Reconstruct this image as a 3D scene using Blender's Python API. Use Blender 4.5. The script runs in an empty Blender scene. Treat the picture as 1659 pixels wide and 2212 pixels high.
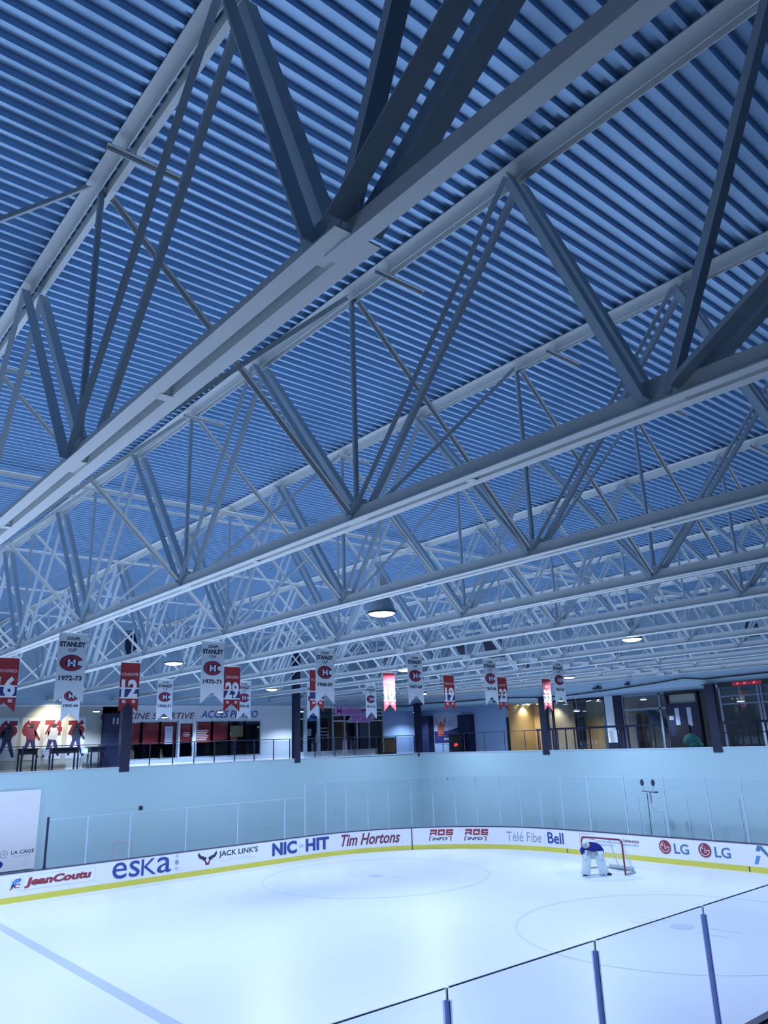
import bpy, math, random
from mathutils import Vector, Matrix
random.seed(7)
S = bpy.context.scene
COL = S.collection
PI = math.pi

# ------------------------------------------------------------------ camera
YAW, PITCH, ROLL = -0.863443359, 0.295238093, -0.0353605515
CAM = Vector((19.4988651, -30.75009, 5.19004813))
_f = Vector((math.sin(YAW)*math.cos(PITCH), math.cos(YAW)*math.cos(PITCH), math.sin(PITCH)))
_r = Vector((math.cos(YAW), -math.sin(YAW), 0)); _u = _r.cross(_f)
_r2 = math.cos(ROLL)*_r + math.sin(ROLL)*_u; _u2 = -math.sin(ROLL)*_r + math.cos(ROLL)*_u
cd = bpy.data.cameras.new('camera'); cam = bpy.data.objects.new('camera', cd); COL.objects.link(cam)
cam.matrix_world = Matrix(((_r2.x, _u2.x, -_f.x, CAM.x), (_r2.y, _u2.y, -_f.y, CAM.y), (_r2.z, _u2.z, -_f.z, CAM.z), (0, 0, 0, 1)))
cd.sensor_fit = 'HORIZONTAL'; cd.sensor_width = 36.0; cd.lens = 1634.036*36.0/1659.0
cd.clip_start = 0.05; cd.clip_end = 300
S.camera = cam

# ------------------------------------------------------------------ world, exposure, light constants
S.view_settings.view_transform = 'Standard'; S.view_settings.look = 'None'
S.view_settings.exposure = 0.1; S.view_settings.gamma = 1.0
S.view_settings.use_curve_mapping = False
W = bpy.data.worlds.new('world'); S.world = W; W.use_nodes = True
bg = W.node_tree.nodes['Background']; bg.inputs[0].default_value = (0.30, 0.50, 1.0, 1); bg.inputs[1].default_value = 0.02
LAMP_COLOR = (0.60, 0.735, 1.0); LAMP_POWER = 318.0
WARM = (1.0, 0.80, 0.50)
try:
    S.cycles.use_denoising = True
    S.cycles.max_bounces = 7; S.cycles.diffuse_bounces = 4; S.cycles.glossy_bounces = 3; S.cycles.use_adaptive_sampling = True; S.cycles.adaptive_threshold = 0.025
    S.cycles.transparent_max_bounces = 16; S.cycles.caustics_reflective = False; S.cycles.caustics_refractive = False
    S.cycles.sample_clamp_indirect = 6.0
except Exception:
    pass

# ------------------------------------------------------------------ materials
def mat(name, col, rough=0.5, metal=0.0, emit=None, estr=0.0, var=0.06, vscale=3.0, bump=0.0, spec=0.5):
    m = bpy.data.materials.new(name); m.use_nodes = True
    nt = m.node_tree; b = nt.nodes['Principled BSDF']
    b.inputs['Roughness'].default_value = rough; b.inputs['Metallic'].default_value = metal
    b.inputs['Specular IOR Level'].default_value = spec
    if var > 0:
        tc = nt.nodes.new('ShaderNodeTexCoord'); n = nt.nodes.new('ShaderNodeTexNoise'); n.inputs['Scale'].default_value = vscale
        n.inputs['Detail'].default_value = 4
        nt.links.new(tc.outputs['Object'], n.inputs['Vector'])
        mx = nt.nodes.new('ShaderNodeMix'); mx.data_type = 'RGBA'
        mx.inputs[6].default_value = (*[c*(1-var) for c in col], 1); mx.inputs[7].default_value = (*[min(1, c*(1+var)) for c in col], 1)
        nt.links.new(n.outputs['Fac'], mx.inputs[0]); nt.links.new(mx.outputs[2], b.inputs['Base Color'])
        if bump > 0:
            bp_ = nt.nodes.new('ShaderNodeBump'); bp_.inputs['Strength'].default_value = bump; bp_.inputs['Distance'].default_value = 0.02
            nt.links.new(n.outputs['Fac'], bp_.inputs['Height']); nt.links.new(bp_.outputs['Normal'], b.inputs['Normal'])
    else:
        b.inputs['Base Color'].default_value = (*col, 1)
    if emit:
        b.inputs['Emission Color'].default_value = (*emit, 1); b.inputs['Emission Strength'].default_value = estr
    return m

def glass_mat(name, tint, gloss=0.05, rough=0.02):
    m = bpy.data.materials.new(name); m.use_nodes = True; nt = m.node_tree; nt.nodes.clear()
    o = nt.nodes.new('ShaderNodeOutputMaterial'); t = nt.nodes.new('ShaderNodeBsdfTransparent'); g = nt.nodes.new('ShaderNodeBsdfGlossy')
    t.inputs[0].default_value = (*tint, 1); g.inputs['Roughness'].default_value = rough
    mx = nt.nodes.new('ShaderNodeMixShader'); mx.inputs[0].default_value = gloss
    nt.links.new(t.outputs[0], mx.inputs[1]); nt.links.new(g.outputs[0], mx.inputs[2]); nt.links.new(mx.outputs[0], o.inputs[0])
    return m

M = {}
M['ice'] = mat('ice', (0.84, 0.89, 0.95), 0.36, var=0.02, vscale=0.6, spec=0.5)
M['concrete'] = mat('rubber_floor', (0.10, 0.13, 0.18), 0.8)
M['wall'] = mat('white_wall_paint', (0.46, 0.67, 0.75), 0.75, var=0.03, vscale=0.5)
M['bulk'] = mat('bulkhead_paint', (0.46, 0.64, 0.80), 0.75, var=0.03, vscale=0.7)
M['endwall'] = mat('blue_grey_wall', (0.38, 0.56, 0.85), 0.7, var=0.03, vscale=0.7)
M['beige'] = mat('beige_wall', (0.52, 0.55, 0.52), 0.8, var=0.04)
M['yellow_wall'] = mat('sand_wall', (0.55, 0.45, 0.28), 0.8, var=0.05)
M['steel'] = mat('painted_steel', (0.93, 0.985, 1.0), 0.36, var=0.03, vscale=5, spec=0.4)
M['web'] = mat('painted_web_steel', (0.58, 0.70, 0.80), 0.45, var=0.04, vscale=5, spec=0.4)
M['deck'] = mat('galvanised_deck', (0.42, 0.645, 0.92), 0.34, metal=0.45, var=0.12, vscale=1.3, bump=0.05)
M['board'] = mat('board_white', (0.86, 0.88, 0.95), 0.35, var=0.01)
M['kick'] = mat('kick_yellow', (0.70, 0.66, 0.10), 0.4, var=0.08, vscale=2)
M['cap'] = mat('cap_dark', (0.07, 0.06, 0.12), 0.5)
M['glass'] = glass_mat('rink_glass', (0.96, 0.975, 0.99), 0.03)
M['neargl'] = glass_mat('near_glass', (0.84, 0.88, 0.98), 0.03)
M['shopgl'] = glass_mat('shop_glass', (0.80, 0.85, 0.90), 0.10)
M['nearpost'] = glass_mat('near_post_acrylic', (0.66, 0.72, 0.92), 0.06, 0.2)
M['gledge'] = mat('glass_edge', (0.50, 0.62, 0.75), 0.3)
M['post'] = mat('glass_post', (0.46, 0.56, 0.74), 0.5)
M['navy'] = mat('navy_column', (0.010, 0.014, 0.050), 0.6)
M['black'] = mat('black_plastic', (0.010, 0.012, 0.022), 0.5)
M['darkblue'] = mat('dark_blue', (0.012, 0.018, 0.070), 0.6)
M['white'] = mat('white_paint', (0.80, 0.86, 0.92), 0.5, var=0.02)
M['alu'] = mat('aluminium', (0.55, 0.66, 0.78), 0.4, metal=0.3)
M['cloth_w'] = mat('white_cloth', (0.62, 0.72, 0.82), 0.9, var=0.05, vscale=8)
M['cloth_r'] = mat('red_cloth', (0.30, 0.028, 0.038), 0.9, var=0.10, vscale=8)
M['red'] = mat('logo_red', (0.26, 0.025, 0.045), 0.6)
M['blue'] = mat('logo_blue', (0.025, 0.035, 0.18), 0.6)
M['pinkw'] = mat('pale_lettering', (0.70, 0.50, 0.55), 0.8)
M['ink'] = mat('dark_lettering', (0.03, 0.045, 0.09), 0.7)
M['adred'] = mat('ad_red', (0.30, 0.04, 0.07), 0.5)
M['adblue'] = mat('ad_blue', (0.03, 0.07, 0.34), 0.5)
M['adteal'] = mat('ad_teal', (0.08, 0.20, 0.36), 0.5)
M['adgrey'] = mat('ad_grey', (0.30, 0.36, 0.48), 0.5)
M['adpale'] = mat('ad_pale', (0.55, 0.62, 0.78), 0.5)
M['adsky'] = mat('ad_sky', (0.10, 0.28, 0.70), 0.5)
M['maroon'] = mat('ad_maroon', (0.20, 0.05, 0.10), 0.5)
M['line_blue'] = mat('ice_line_blue', (0.54, 0.63, 0.93), 0.35, var=0.02)
M['line_faint'] = mat('ice_line_faint', (0.70, 0.77, 0.90), 0.35, var=0.02)
M['dot'] = mat('ice_dot', (0.64, 0.73, 0.84), 0.35, var=0.02)
M['crease'] = mat('ice_crease', (0.74, 0.84, 0.96), 0.35, var=0.02)
M['goalred'] = mat('goal_red', (0.22, 0.02, 0.08), 0.4)
M['net'] = mat('net_cord', (0.62, 0.70, 0.74), 0.9)
M['netpad'] = mat('net_padding', (0.40, 0.52, 0.58), 0.9)
M['jersey'] = mat('blue_jersey', (0.012, 0.02, 0.26), 0.85)
M['pad'] = mat('pad_white', (0.66, 0.78, 0.86), 0.7)
M['skin'] = mat('skin', (0.48, 0.30, 0.22), 0.6)
M['hair'] = mat('hair', (0.03, 0.02, 0.015), 0.7)
M['cage'] = mat('mask_cage', (0.35, 0.40, 0.45), 0.4, metal=0.5)
M['bulb'] = mat('lamp_lens', (1, 1, 1), 0.4, emit=(0.85, 0.95, 1.0), estr=12.0, var=0)
M['pot'] = mat('pot_light_lens', (1, 1, 1), 0.4, emit=(1.0, 0.92, 0.75), estr=9.0, var=0)
M['shade'] = mat('lamp_shade', (0.42, 0.58, 0.68), 0.35, var=0.05)
M['rim'] = mat('lamp_rim', (0.02, 0.09, 0.07), 0.5)
M['redpanel'] = mat('red_panel', (0.42, 0.03, 0.04), 0.6, var=0.15, vscale=1.5)
M['orange'] = mat('orange', (0.62, 0.14, 0.08), 0.6)
M['pink'] = mat('pink_sign', (0.75, 0.16, 0.62), 0.5)
M['lilac'] = mat('lilac_sign', (0.72, 0.55, 0.85), 0.5)
M['ledred'] = mat('led_red', (0.1, 0.0, 0.0), 0.5, emit=(1.0, 0.08, 0.08), estr=1.5, var=0)
M['ledticker'] = mat('ticker_face', (0.18, 0.02, 0.05), 0.5, emit=(0.5, 0.03, 0.06), estr=0.25, var=0)
M['wood'] = mat('dark_wood', (0.06, 0.035, 0.06), 0.5, var=0.3, vscale=6)
M['green'] = mat('green_cloth', (0.01, 0.10, 0.10), 0.8)
M['tan'] = mat('tan', (0.40, 0.32, 0.18), 0.7)

# ------------------------------------------------------------------ mesh helpers
class MB:
    def __init__(s): s.v = []; s.f = []; s.mi = []; s.m = []
    def midx(s, m):
        if m not in s.m: s.m.append(m)
        return s.m.index(m)
    def add(s, vs, fs, m):
        k = len(s.v); i = s.midx(m); s.v += [tuple(v) for v in vs]
        for f in fs: s.f.append(tuple(k+j for j in f)); s.mi.append(i)
        return s
    def box(s, x0, x1, y0, y1, z0, z1, m):
        vs = [(x, y, z) for z in (z0, z1) for y in (y0, y1) for x in (x0, x1)]
        return s.add(vs, [(0, 2, 3, 1), (4, 5, 7, 6), (0, 1, 5, 4), (2, 6, 7, 3), (0, 4, 6, 2), (1, 3, 7, 5)], m)
    def extr(s, p0, p1, sec, m, up=Vector((0, 1, 0))):
        """extrude closed section [(a,b)] from p0 to p1; a along 'up' made perpendicular, b along cross"""
        p0 = Vector(p0); p1 = Vector(p1); d = (p1-p0).normalized()
        a = (Vector(up) - d*d.dot(Vector(up))).normalized(); b = d.cross(a)
        n = len(sec)
        vs = [p0+a*u+b*w for u, w in sec] + [p1+a*u+b*w for u, w in sec]
        fs = [(i, (i+1) % n, n+(i+1) % n, n+i) for i in range(n)]
        fs += [tuple(range(n-1, -1, -1)), tuple(range(n, 2*n))]
        return s.add(vs, fs, m)
    def bar(s, p0, p1, w, h, m, up=Vector((0, 1, 0))):
        return s.extr(p0, p1, [(-w/2, -h/2), (w/2, -h/2), (w/2, h/2), (-w/2, h/2)], m, up)
    def tube(s, p0, p1, r, m, n=8, r1=None):
        p0 = Vector(p0); p1 = Vector(p1); d = (p1-p0).normalized()
        up = Vector((0, 0, 1)) if abs(d.z) < .9 else Vector((1, 0, 0))
        a = (up-d*d.dot(up)).normalized(); b = d.cross(a); r1 = r if r1 is None else r1
        vs = [p0+(a*math.cos(t)+b*math.sin(t))*r for t in [2*PI*i/n for i in range(n)]] + [p1+(a*math.cos(t)+b*math.sin(t))*r1 for t in [2*PI*i/n for i in range(n)]]
        fs = [(i, (i+1) % n, n+(i+1) % n, n+i) for i in range(n)] + [tuple(range(n-1, -1, -1)), tuple(range(n, 2*n))]
        return s.add(vs, fs, m)
    def path(s, pts, r, m, n=6):
        for a, b in zip(pts[:-1], pts[1:]): s.tube(a, b, r, m, n)
        return s
    def lathe(s, prof, c, m, n=20):
        """prof [(r,z)] around c"""
        vs = []; fs = []
        for r, z in prof:
            vs += [(c[0]+r*math.cos(2*PI*i/n), c[1]+r*math.sin(2*PI*i/n), c[2]+z) for i in range(n)]
        for k in range(len(prof)-1):
            for i in range(n): fs.append((k*n+i, k*n+(i+1) % n, (k+1)*n+(i+1) % n, (k+1)*n+i))
        return s.add(vs, fs, m)
    def ball(s, c, rx, ry, rz, m, n=12, k=8, rot=None):
        vs = []; fs = []
        R = rot or Matrix.Identity(3)
        for j in range(k+1):
            t = PI*j/k
            for i in range(n):
                p = 2*PI*i/n
                q = R @ Vector((rx*math.sin(t)*math.cos(p), ry*math.sin(t)*math.sin(p), rz*math.cos(t)))
                vs.append((c[0]+q.x, c[1]+q.y, c[2]+q.z))
        for j in range(k):
            for i in range(n): fs.append((j*n+i, (j+1)*n+i, (j+1)*n+(i+1) % n, j*n+(i+1) % n))
        return s.add(vs, fs, m)
    def flat(s, verts2, faces, fn, m, du=0, dv=0):
        return s.add([fn(u+du, v+dv) for u, v in verts2], faces, m)
    def poly(s, pts2, fn, m):
        return s.add([fn(u, v) for u, v in pts2], [tuple(range(len(pts2)))], m)
    def rect(s, u0, v0, u1, v1, fn, m):
        return s.poly([(u0, v0), (u1, v0), (u1, v1), (u0, v1)], fn, m)
    def ring(s, cu, cv, ro, ri, fn, m, a0=0, a1=2*PI, n=32, sx=1.0):
        vs = []; fs = []
        for i in range(n+1):
            a = a0+(a1-a0)*i/n
            vs.append(fn(cu+ro*sx*math.cos(a), cv+ro*math.sin(a))); vs.append(fn(cu+ri*sx*math.cos(a), cv+ri*math.sin(a)))
        for i in range(n): fs.append((2*i+1, 2*i, 2*i+2, 2*i+3))
        return s.add(vs, fs, m)
    def disc(s, cu, cv, r, fn, m, n=24, sx=1.0):
        return s.poly([(cu+r*sx*math.cos(2*PI*i/n), cv+r*math.sin(2*PI*i/n)) for i in range(n)], fn, m)
    def mesh(s, name):
        me = bpy.data.meshes.new(name); me.from_pydata(s.v, [], s.f)
        for m in s.m: me.materials.append(M[m])
        me.polygons.foreach_set('material_index', s.mi); me.update()
        return me
    def build(s, name, parent=None, smooth=False):
        me = s.mesh(name)
        if smooth: me.polygons.foreach_set('use_smooth', [True]*len(me.polygons))
        o = bpy.data.objects.new(name, me); COL.objects.link(o)
        if parent is not None:
            o.parent = parent; o.matrix_parent_inverse = Matrix.Identity(4) if parent.type != 'EMPTY' else Matrix.Translation(-Vector(parent.location))
        return o

def tag(o, label, cat, group=None, kind=None):
    if label: o['label'] = label
    if cat: o['category'] = cat
    if group: o['group'] = group
    if kind: o['kind'] = kind
    return o
def struct(mb, name):
    o = mb.build(name); o['kind'] = 'structure'; return o
def empty(name, loc, label, cat, group=None):
    o = bpy.data.objects.new(name, None); COL.objects.link(o); o.location = loc; o.empty_display_size = 0.1
    return tag(o, label, cat, group)
ORD = ['first', 'second', 'third', 'fourth', 'fifth', 'sixth', 'seventh', 'eighth', 'ninth', 'tenth', 'eleventh', 'twelfth', 'thirteenth', 'fourteenth', 'fifteenth', 'sixteenth', 'seventeenth', 'eighteenth', 'nineteenth', 'twentieth', 'twenty-first', 'twenty-second', 'twenty-third', 'twenty-fourth']

_tc = {}
def text2d(txt, bold=0.0, shear=0.0):
    """unit text outline: vertices scaled so bbox is 0..1 in u and v"""
    k = (txt, bold, shear)
    if k in _tc: return _tc[k]
    c = bpy.data.curves.new('lettering', 'FONT'); c.body = txt; c.resolution_u = 3; c.offset = bold; c.shear = shear; c.fill_mode = 'FRONT'
    o = bpy.data.objects.new('lettering', c); COL.objects.link(o)
    dg = bpy.context.evaluated_depsgraph_get(); me = bpy.data.meshes.new_from_object(o.evaluated_get(dg))
    vs = [(v.co.x, v.co.y) for v in me.vertices]; fs = [tuple(p.vertices) for p in me.polygons]
    bpy.data.objects.remove(o); bpy.data.curves.remove(c); bpy.data.meshes.remove(me)
    x0 = min(v[0] for v in vs); x1 = max(v[0] for v in vs); y0 = min(v[1] for v in vs); y1 = max(v[1] for v in vs)
    vs = [((x-x0)/(x1-x0), (y-y0)/(y1-y0)) for x, y in vs]
    _tc[k] = (vs, fs); return _tc[k]
def put_text(mb, txt, u0, v0, u1, v1, fn, m, bold=0.0, shear=0.0):
    vs, fs = text2d(txt, bold, shear)
    mb.add([fn(u0+(u1-u0)*a, v0+(v1-v0)*b) for a, b in vs], fs, m)

# ------------------------------------------------------------------ rink outline
HW, CR = 12.95, 8.53
def bp(s, off=0.0):
    """point on the board line at perimeter length s (0 = start of far corner); off > 0 is outward"""
    L1 = CR*PI/2
    if s < 0: return (-HW-off, -CR+s)
    if s < L1:
        a = s/CR; R = CR+off
        return (-(HW-CR)-R*math.cos(a), -CR+R*math.sin(a))
    s -= L1; E = 2*(HW-CR)
    if s < E: return (-(HW-CR)+s, off)
    s -= E
    if s < L1:
        a = s/CR; R = CR+off
        return ((HW-CR)+R*math.sin(a), -CR+R*math.cos(a))
    s -= L1
    return (HW+off, -CR-s)
L1 = CR*PI/2; SEND = L1*2+2*(HW-CR)
def face(s, v, off=-0.008):
    x, y = bp(s, off); return (x, y, v)
def samples(s0, s1):
    out = [s0]
    s = s0
    while s < s1-1e-6:
        straight = s < -0.5 or (L1+.3 < s < L1+2*(HW-CR)-1.0) or s > SEND+.1
        s = min(s1, s+(4.0 if straight and s < -4.5 else 0.35)); out.append(s)
    return out

# ================================================================== STRUCTURE
# ice sheet
mb = MB(); pts = []
for s in samples(-40, SEND+40): pts.append(bp(s, 0.02))
mb.add([(x, y, 0) for x, y in pts], [tuple(range(len(pts)-1, -1, -1))], 'ice')
floor = struct(mb, 'floor')
gz = lambda u, v, h=0.003: (u, v, h)
mb = MB(); mb.rect(-12.9, -23.16, 12.9, -22.86, gz, 'line_blue'); mb.build('blue_line', floor)
for cx in (-6.71, 6.71):
    mb = MB(); mb.ring(cx, -9.45, 4.60, 4.54, gz, 'line_faint', n=96)
    for sx in (-1, 1):
        for sy in (-1, 1):
            mb.rect(cx+sx*0.6, -9.45+sy*0.30, cx+sx*1.5, -9.45+sy*0.35, gz, 'line_faint')
    mb.build('faceoff_circle', floor)
    mb = MB(); mb.disc(cx, -9.45, 0.32, gz, 'dot'); mb.build('faceoff_spot', floor)
mb = MB(); mb.poly([(1.83*math.cos(a), -3.35-1.83*math.sin(a)) for a in [PI*i/24 for i in range(25)]], lambda u, v: (u, v, 0.003), 'crease'); mb.build('goal_crease', floor)

# floor of the walkway around the boards and beyond
mb = MB(); mb.box(-30, 30, -62, 14, -0.30, -0.05, 'concrete'); struct(mb, 'floor_walkway')

# roof deck: fluted sheet, ribs along Y
mb = MB(); x = -20.0; pts = []; ZD = 10.70; PT = 0.1675
while x < 27.0:
    pts += [(x, ZD), (x+0.044, ZD), (x+0.056, ZD+0.060), (x+0.150, ZD+0.060)]; x += PT
vs = [(a, -46, z) for a, z in pts]+[(a, 9.0, z) for a, z in pts]; n = len(pts)
mb.add(vs, [(i, i+1, n+i+1, n+i) for i in range(n-1)], 'deck')
ceil = struct(mb, 'ceiling')
mb = MB(); mb.box(-20.2, 27.2, -46, 9.0, ZD+0.10, ZD+0.35, 'concrete'); struct(mb, 'ceiling_slab')

# walls round the rink
XW, YW = -15.9, 1.6
mb = MB(); mb.box(XW-0.25, XW, -46, -4.35, -0.05, 4.46, 'wall'); mb.box(XW-0.25, XW-0.06, -4.35, YW, -0.05, 4.46, 'wall'); struct(mb, 'wall_left')
mb = MB(); mb.box(XW-0.25, 27, YW, YW+0.25, -0.05, 4.46, 'wall'); struct(mb, 'wall_end')
mb = MB(); mb.box(XW-0.30, XW+0.02, -46, YW+0.05, 4.46, 4.52, 'alu'); mb.box(XW-0.30, 27, YW-0.02, YW+0.30, 4.461, 4.52, 'alu'); struct(mb, 'trim_1')
# gallery floors
mb = MB(); mb.box(-19.6, XW-0.25, -46, YW+0.25, 4.20, 4.42, 'concrete'); mb.box(-22, 27, YW+0.25, 10, 4.20, 4.42, 'concrete'); struct(mb, 'floor_gallery')
mb = MB(); mb.box(17.4, 27, -46, 1.3, 3.2, 3.55, 'concrete'); struct(mb, 'floor_spectator')
mb = MB(); mb.box(27, 27.2, -46, 9, -0.05, ZD+0.1, 'concrete'); struct(mb, 'wall_right')
# shop side wall plane X=-19.3 with openings
XS = -19.3
mb = MB()
mb.box(XS-0.2, XS, -46, YW+0.2, 7.38, ZD+0.1, 'bulk')               # bulkhead to the roof
mb.box(XS-0.2, XS, -46, -16.45, 4.42, 7.38, 'beige')                # poster wall
mb.box(XS-0.2, XS, -7.35, -5.25, 4.42, 7.38, 'white')               # blank white wall between the shops
mb.box(XS-0.2, XS, -15.05, -7.35, 6.62, 7.38, 'white')              # sign band
mb.box(XS-0.2, XS, -15.05, -7.35, 4.42, 4.76, 'white')              # sill under the shop windows
mb.box(XS-0.2, XS, -15.45, -15.05, 4.42, 7.38, 'white')
mb.box(XS-0.2, XS, -5.25, 1.75, 7.30, 7.38, 'white')
mb.box(XS-0.2, XS, -4.80, 1.75, 4.42, 4.80, 'white')
mb.box(XS-0.2, XS, 1.75, 5.0, 4.42, 7.38, 'endwall')
struct(mb, 'wall_shops')
mb = MB(); mb.box(XS-3.0, XS-2.8, -16.4, 2.0, 4.42, 7.38, 'darkblue'); mb.box(XS-3.0, XS-0.2, -16.4, 2.0, 7.38, 7.5, 'darkblue'); mb.box(XS-3.0, XS-0.2, -6.4, -6.2, 4.42, 7.38, 'darkblue'); struct(mb, 'wall_interior')
mb = MB(); mb.box(XS-0.02, XS+0.05, -46, YW, 7.36, 7.44, 'white'); struct(mb, 'trim_2')
# end bulkhead, soffit and back wall
YB = 1.85
mb = MB(); mb.box(XS-0.2, 27, YB, YB+0.2, 7.12, ZD+0.1, 'bulk'); struct(mb, 'wall_bulkhead')
mb = MB(); mb.box(XS-0.2, 27, YB+0.2, 10, 7.12, 7.25, 'bulk'); struct(mb, 'ceiling_gallery')
YE = 5.0
mb = MB(); mb.box(XS-0.2, -11.75, YE, YE+0.2, 4.42, 7.12, 'endwall'); struct(mb, 'wall_back')
mb = MB(); mb.box(-11.75, -8.7, 7.6, 7.8, 4.42, 7.12, 'yellow_wall'); mb.box(-11.95, -11.75, YE+0.2, 7.8, 4.42, 7.12, 'yellow_wall'); mb.box(-8.9, -8.7, YE, 7.8, 4.42, 7.12, 'beige'); struct(mb, 'wall_niche')
mb = MB(); mb.box(-8.7, 27, 8.8, 9.0, 4.42, 7.12, 'beige'); mb.box(-8.7, -4.7, 8.55, 8.8, 4.42, 6.2, 'yellow_wall'); struct(mb, 'wall_room')
mb = MB(); mb.box(-4.72, -4.20, YE-0.1, YE+0.35, 4.42, 7.12, 'white'); struct(mb, 'wall_pier')

# ================================================================== BOARDS
boards = empty('rink_boards', (-12.95, -20, 0), 'long white dasher boards with yellow kick plate round the far end of the ice', 'rink boards')
SS = samples(-36, SEND+36)
def strip(z0, z1, off0, off1, m, name):
    mb = MB(); vs = []
    for s in SS:
        for o_, z in ((off0, z0), (off1, z0), (off1, z1), (off0, z1)):
            x, y = bp(s, o_); vs.append((x, y, z))
    fs = []
    for i in range(len(SS)-1):
        for k in range(4): fs.append((4*i+k, 4*i+(k+1) % 4, 4*i+4+(k+1) % 4, 4*i+4+k))
    mb.add(vs, fs, m); return mb.build(name, boards)
strip(0.205, 0.99, 0, 0.10, 'board', 'facing')
o = strip(0.0, 0.205, -0.012, 0.10, 'kick', 'kick_plate'); o['label'] = 'yellow kick plate'
o = strip(0.99, 1.03, -0.012, 0.13, 'cap', 'cap_rail'); o['label'] = 'dark cap rail'
for s, z0, z1 in ((5.51, 0.0, 1.0), (13.54, 0.02, 0.2), (22.01, 0.02, 0.2)):
    mb = MB(); mb.rect(s-0.025, z0, s+0.025, z1, lambda u, v: face(u, v, -0.018), 'cap'); mb.build('seam', boards)
def ad(mb, label):
    o = mb.build('advertisement', boards); o['label'] = label; return o
# left to right along the boards
mb = MB()
mb.ring(-13.0, 0.64, 0.215, 0.20, face, 'adpale', n=4, a0=PI/4, a1=PI/4+2*PI, sx=1.35)
mb.poly([(-13.20, 0.52), (-13.16, 0.70), (-13.04, 0.80), (-12.86, 0.80), (-12.86, 0.70), (-13.02, 0.66), (-13.06, 0.56)], face, 'adsky')
put_text(mb, 'JC', -13.24, 0.45, -12.86, 0.63, face, 'adred', 0.03, 0.25)
ad(mb, 'small square pharmacy emblem in blue and red')
mb = MB(); put_text(mb, 'JeanCoutu', -12.72, 0.44, -10.25, 0.80, face, 'adred', 0.055, 0.15)
for (a, b, c, d) in ((-12.9, 0.385, -10.1, 0.395), (-12.9, 0.865, -10.1, 0.875), (-12.9, 0.385, -12.89, 0.875), (-10.11, 0.385, -10.1, 0.875)): mb.rect(a, b, c, d, face, 'adpale')
ad(mb, 'bold red italic lettering in a thin frame')
mb = MB(); put_text(mb, 'es', -9.42, 0.31, -8.28, 0.92, face, 'adblue', 0.004); put_text(mb, 'K', -8.22, 0.31, -7.58, 0.92, face, 'adblue', 0.0); put_text(mb, 'a', -7.54, 0.31, -6.92, 0.92, face, 'adblue', 0.004)
mb.disc(-6.67, 0.64, 0.09, face, 'adgrey'); mb.disc(-6.67, 0.88, 0.07, face, 'adpale'); mb.disc(-6.67, 0.40, 0.08, face, 'adpale')
ad(mb, 'very large thin navy lettering with three dots')
mb = MB()
for sx in (-1, 1):
    q = lambda u, v: face(-5.25+sx*u, v)
    mb.poly([(0.03, 0.66), (0.16, 0.72), (0.30, 0.76), (0.42, 0.90), (0.46, 0.80), (0.40, 0.68), (0.24, 0.60), (0.10, 0.57)][::sx], q, 'ink')
    mb.poly([(0.0, 0.36), (0.09, 0.38), (0.12, 0.52), (0.22, 0.58), (0.10, 0.62), (0.05, 0.50), (0.0, 0.46)][::sx], q, 'maroon')
put_text(mb, 'JACK LINK\u2019S', -4.70, 0.57, -2.74, 0.86, face, 'ink', 0.02)
put_text(mb, 'PROTEIN SNACKS', -4.25, 0.50, -3.05, 0.53, face, 'adpale'); put_text(mb, 'COLLATIONS PROTEINEES', -4.65, 0.43, -2.83, 0.46, face, 'adpale')
ad(mb, 'dark bull head emblem with slim lettering')
mb = MB(); put_text(mb, 'NIC', -1.98, 0.34, -0.62, 0.90, face, 'adblue', 0.045); put_text(mb, 'HIT', -0.12, 0.34, 1.20, 0.90, face, 'adblue', 0.045)
mb.poly([(-0.55, 0.62), (-0.40, 0.70), (-0.40, 0.54)], face, 'adpale'); mb.poly([(-0.36, 0.70), (-0.20, 0.62), (-0.36, 0.54)], face, 'adpale')
ad(mb, 'heavy blue capital lettering with pale arrows')
mb = MB(); put_text(mb, 'Tim Hortons', 1.86, 0.36, 4.92, 0.90, face, 'maroon', 0.025, 0.35); mb.disc(5.0, 0.38, 0.03, face, 'adpale')
ad(mb, 'maroon slanted script lettering left of the seam')
for a in (6.32, 8.09):
    mb = MB(); f2 = lambda u, v, a=a: face(a+u+0.10*v/0.55, 0.36+v)
    # three chunky striped capitals built from bars
    def bars(u0, lst):
        for (x0, y0, x1, y1) in lst: mb.rect(u0+x0, y0, u0+x1, y1, f2, 'adred')
    bars(0.04, [(0, .44, .34, .54), (0, .26, .08, .40), (.0, .33, .34, .40), (.26, .26, .34, .44)])
    bars(0.44, [(0, .44, .34, .54), (0, .26, .08, .44), (.26, .26, .34, .44), (0, .26, .34, .34)])
    bars(0.84, [(0, .44, .36, .54), (0, .38, .10, .44), (0, .35, .36, .41), (.28, .30, .36, .36), (0, .26, .36, .33)])
    put_text(mb, 'INFO', 0.20, 0.03, 0.96, 0.17, f2, 'ink', 0.03, 0.15)
    for u in (0.04, 1.10): mb.rect(u, 0.0, u+0.05, 0.21, f2, 'adred')
    mb.rect(0.04, 0.185, 0.2, 0.21, f2, 'adred'); mb.rect(0.98, 0.185, 1.15, 0.21, f2, 'adred')
    ad(mb, 'left of two red striped broadcaster logos' if a < 7 else 'right of two red striped broadcaster logos')
mb = MB(); put_text(mb, 'T\u00e9l\u00e9 Fibe', 10.30, 0.37, 12.14, 0.80, face, 'adgrey', 0.0); mb.rect(12.30, 0.34, 12.315, 0.86, face, 'adpale'); ad(mb, 'thin grey lettering left of a bold blue word'); mb = MB(); put_text(mb, 'Bell', 12.48, 0.36, 13.38, 0.86, face, 'adblue', 0.02)
ad(mb, 'short bold blue word')
mb = MB()
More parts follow.
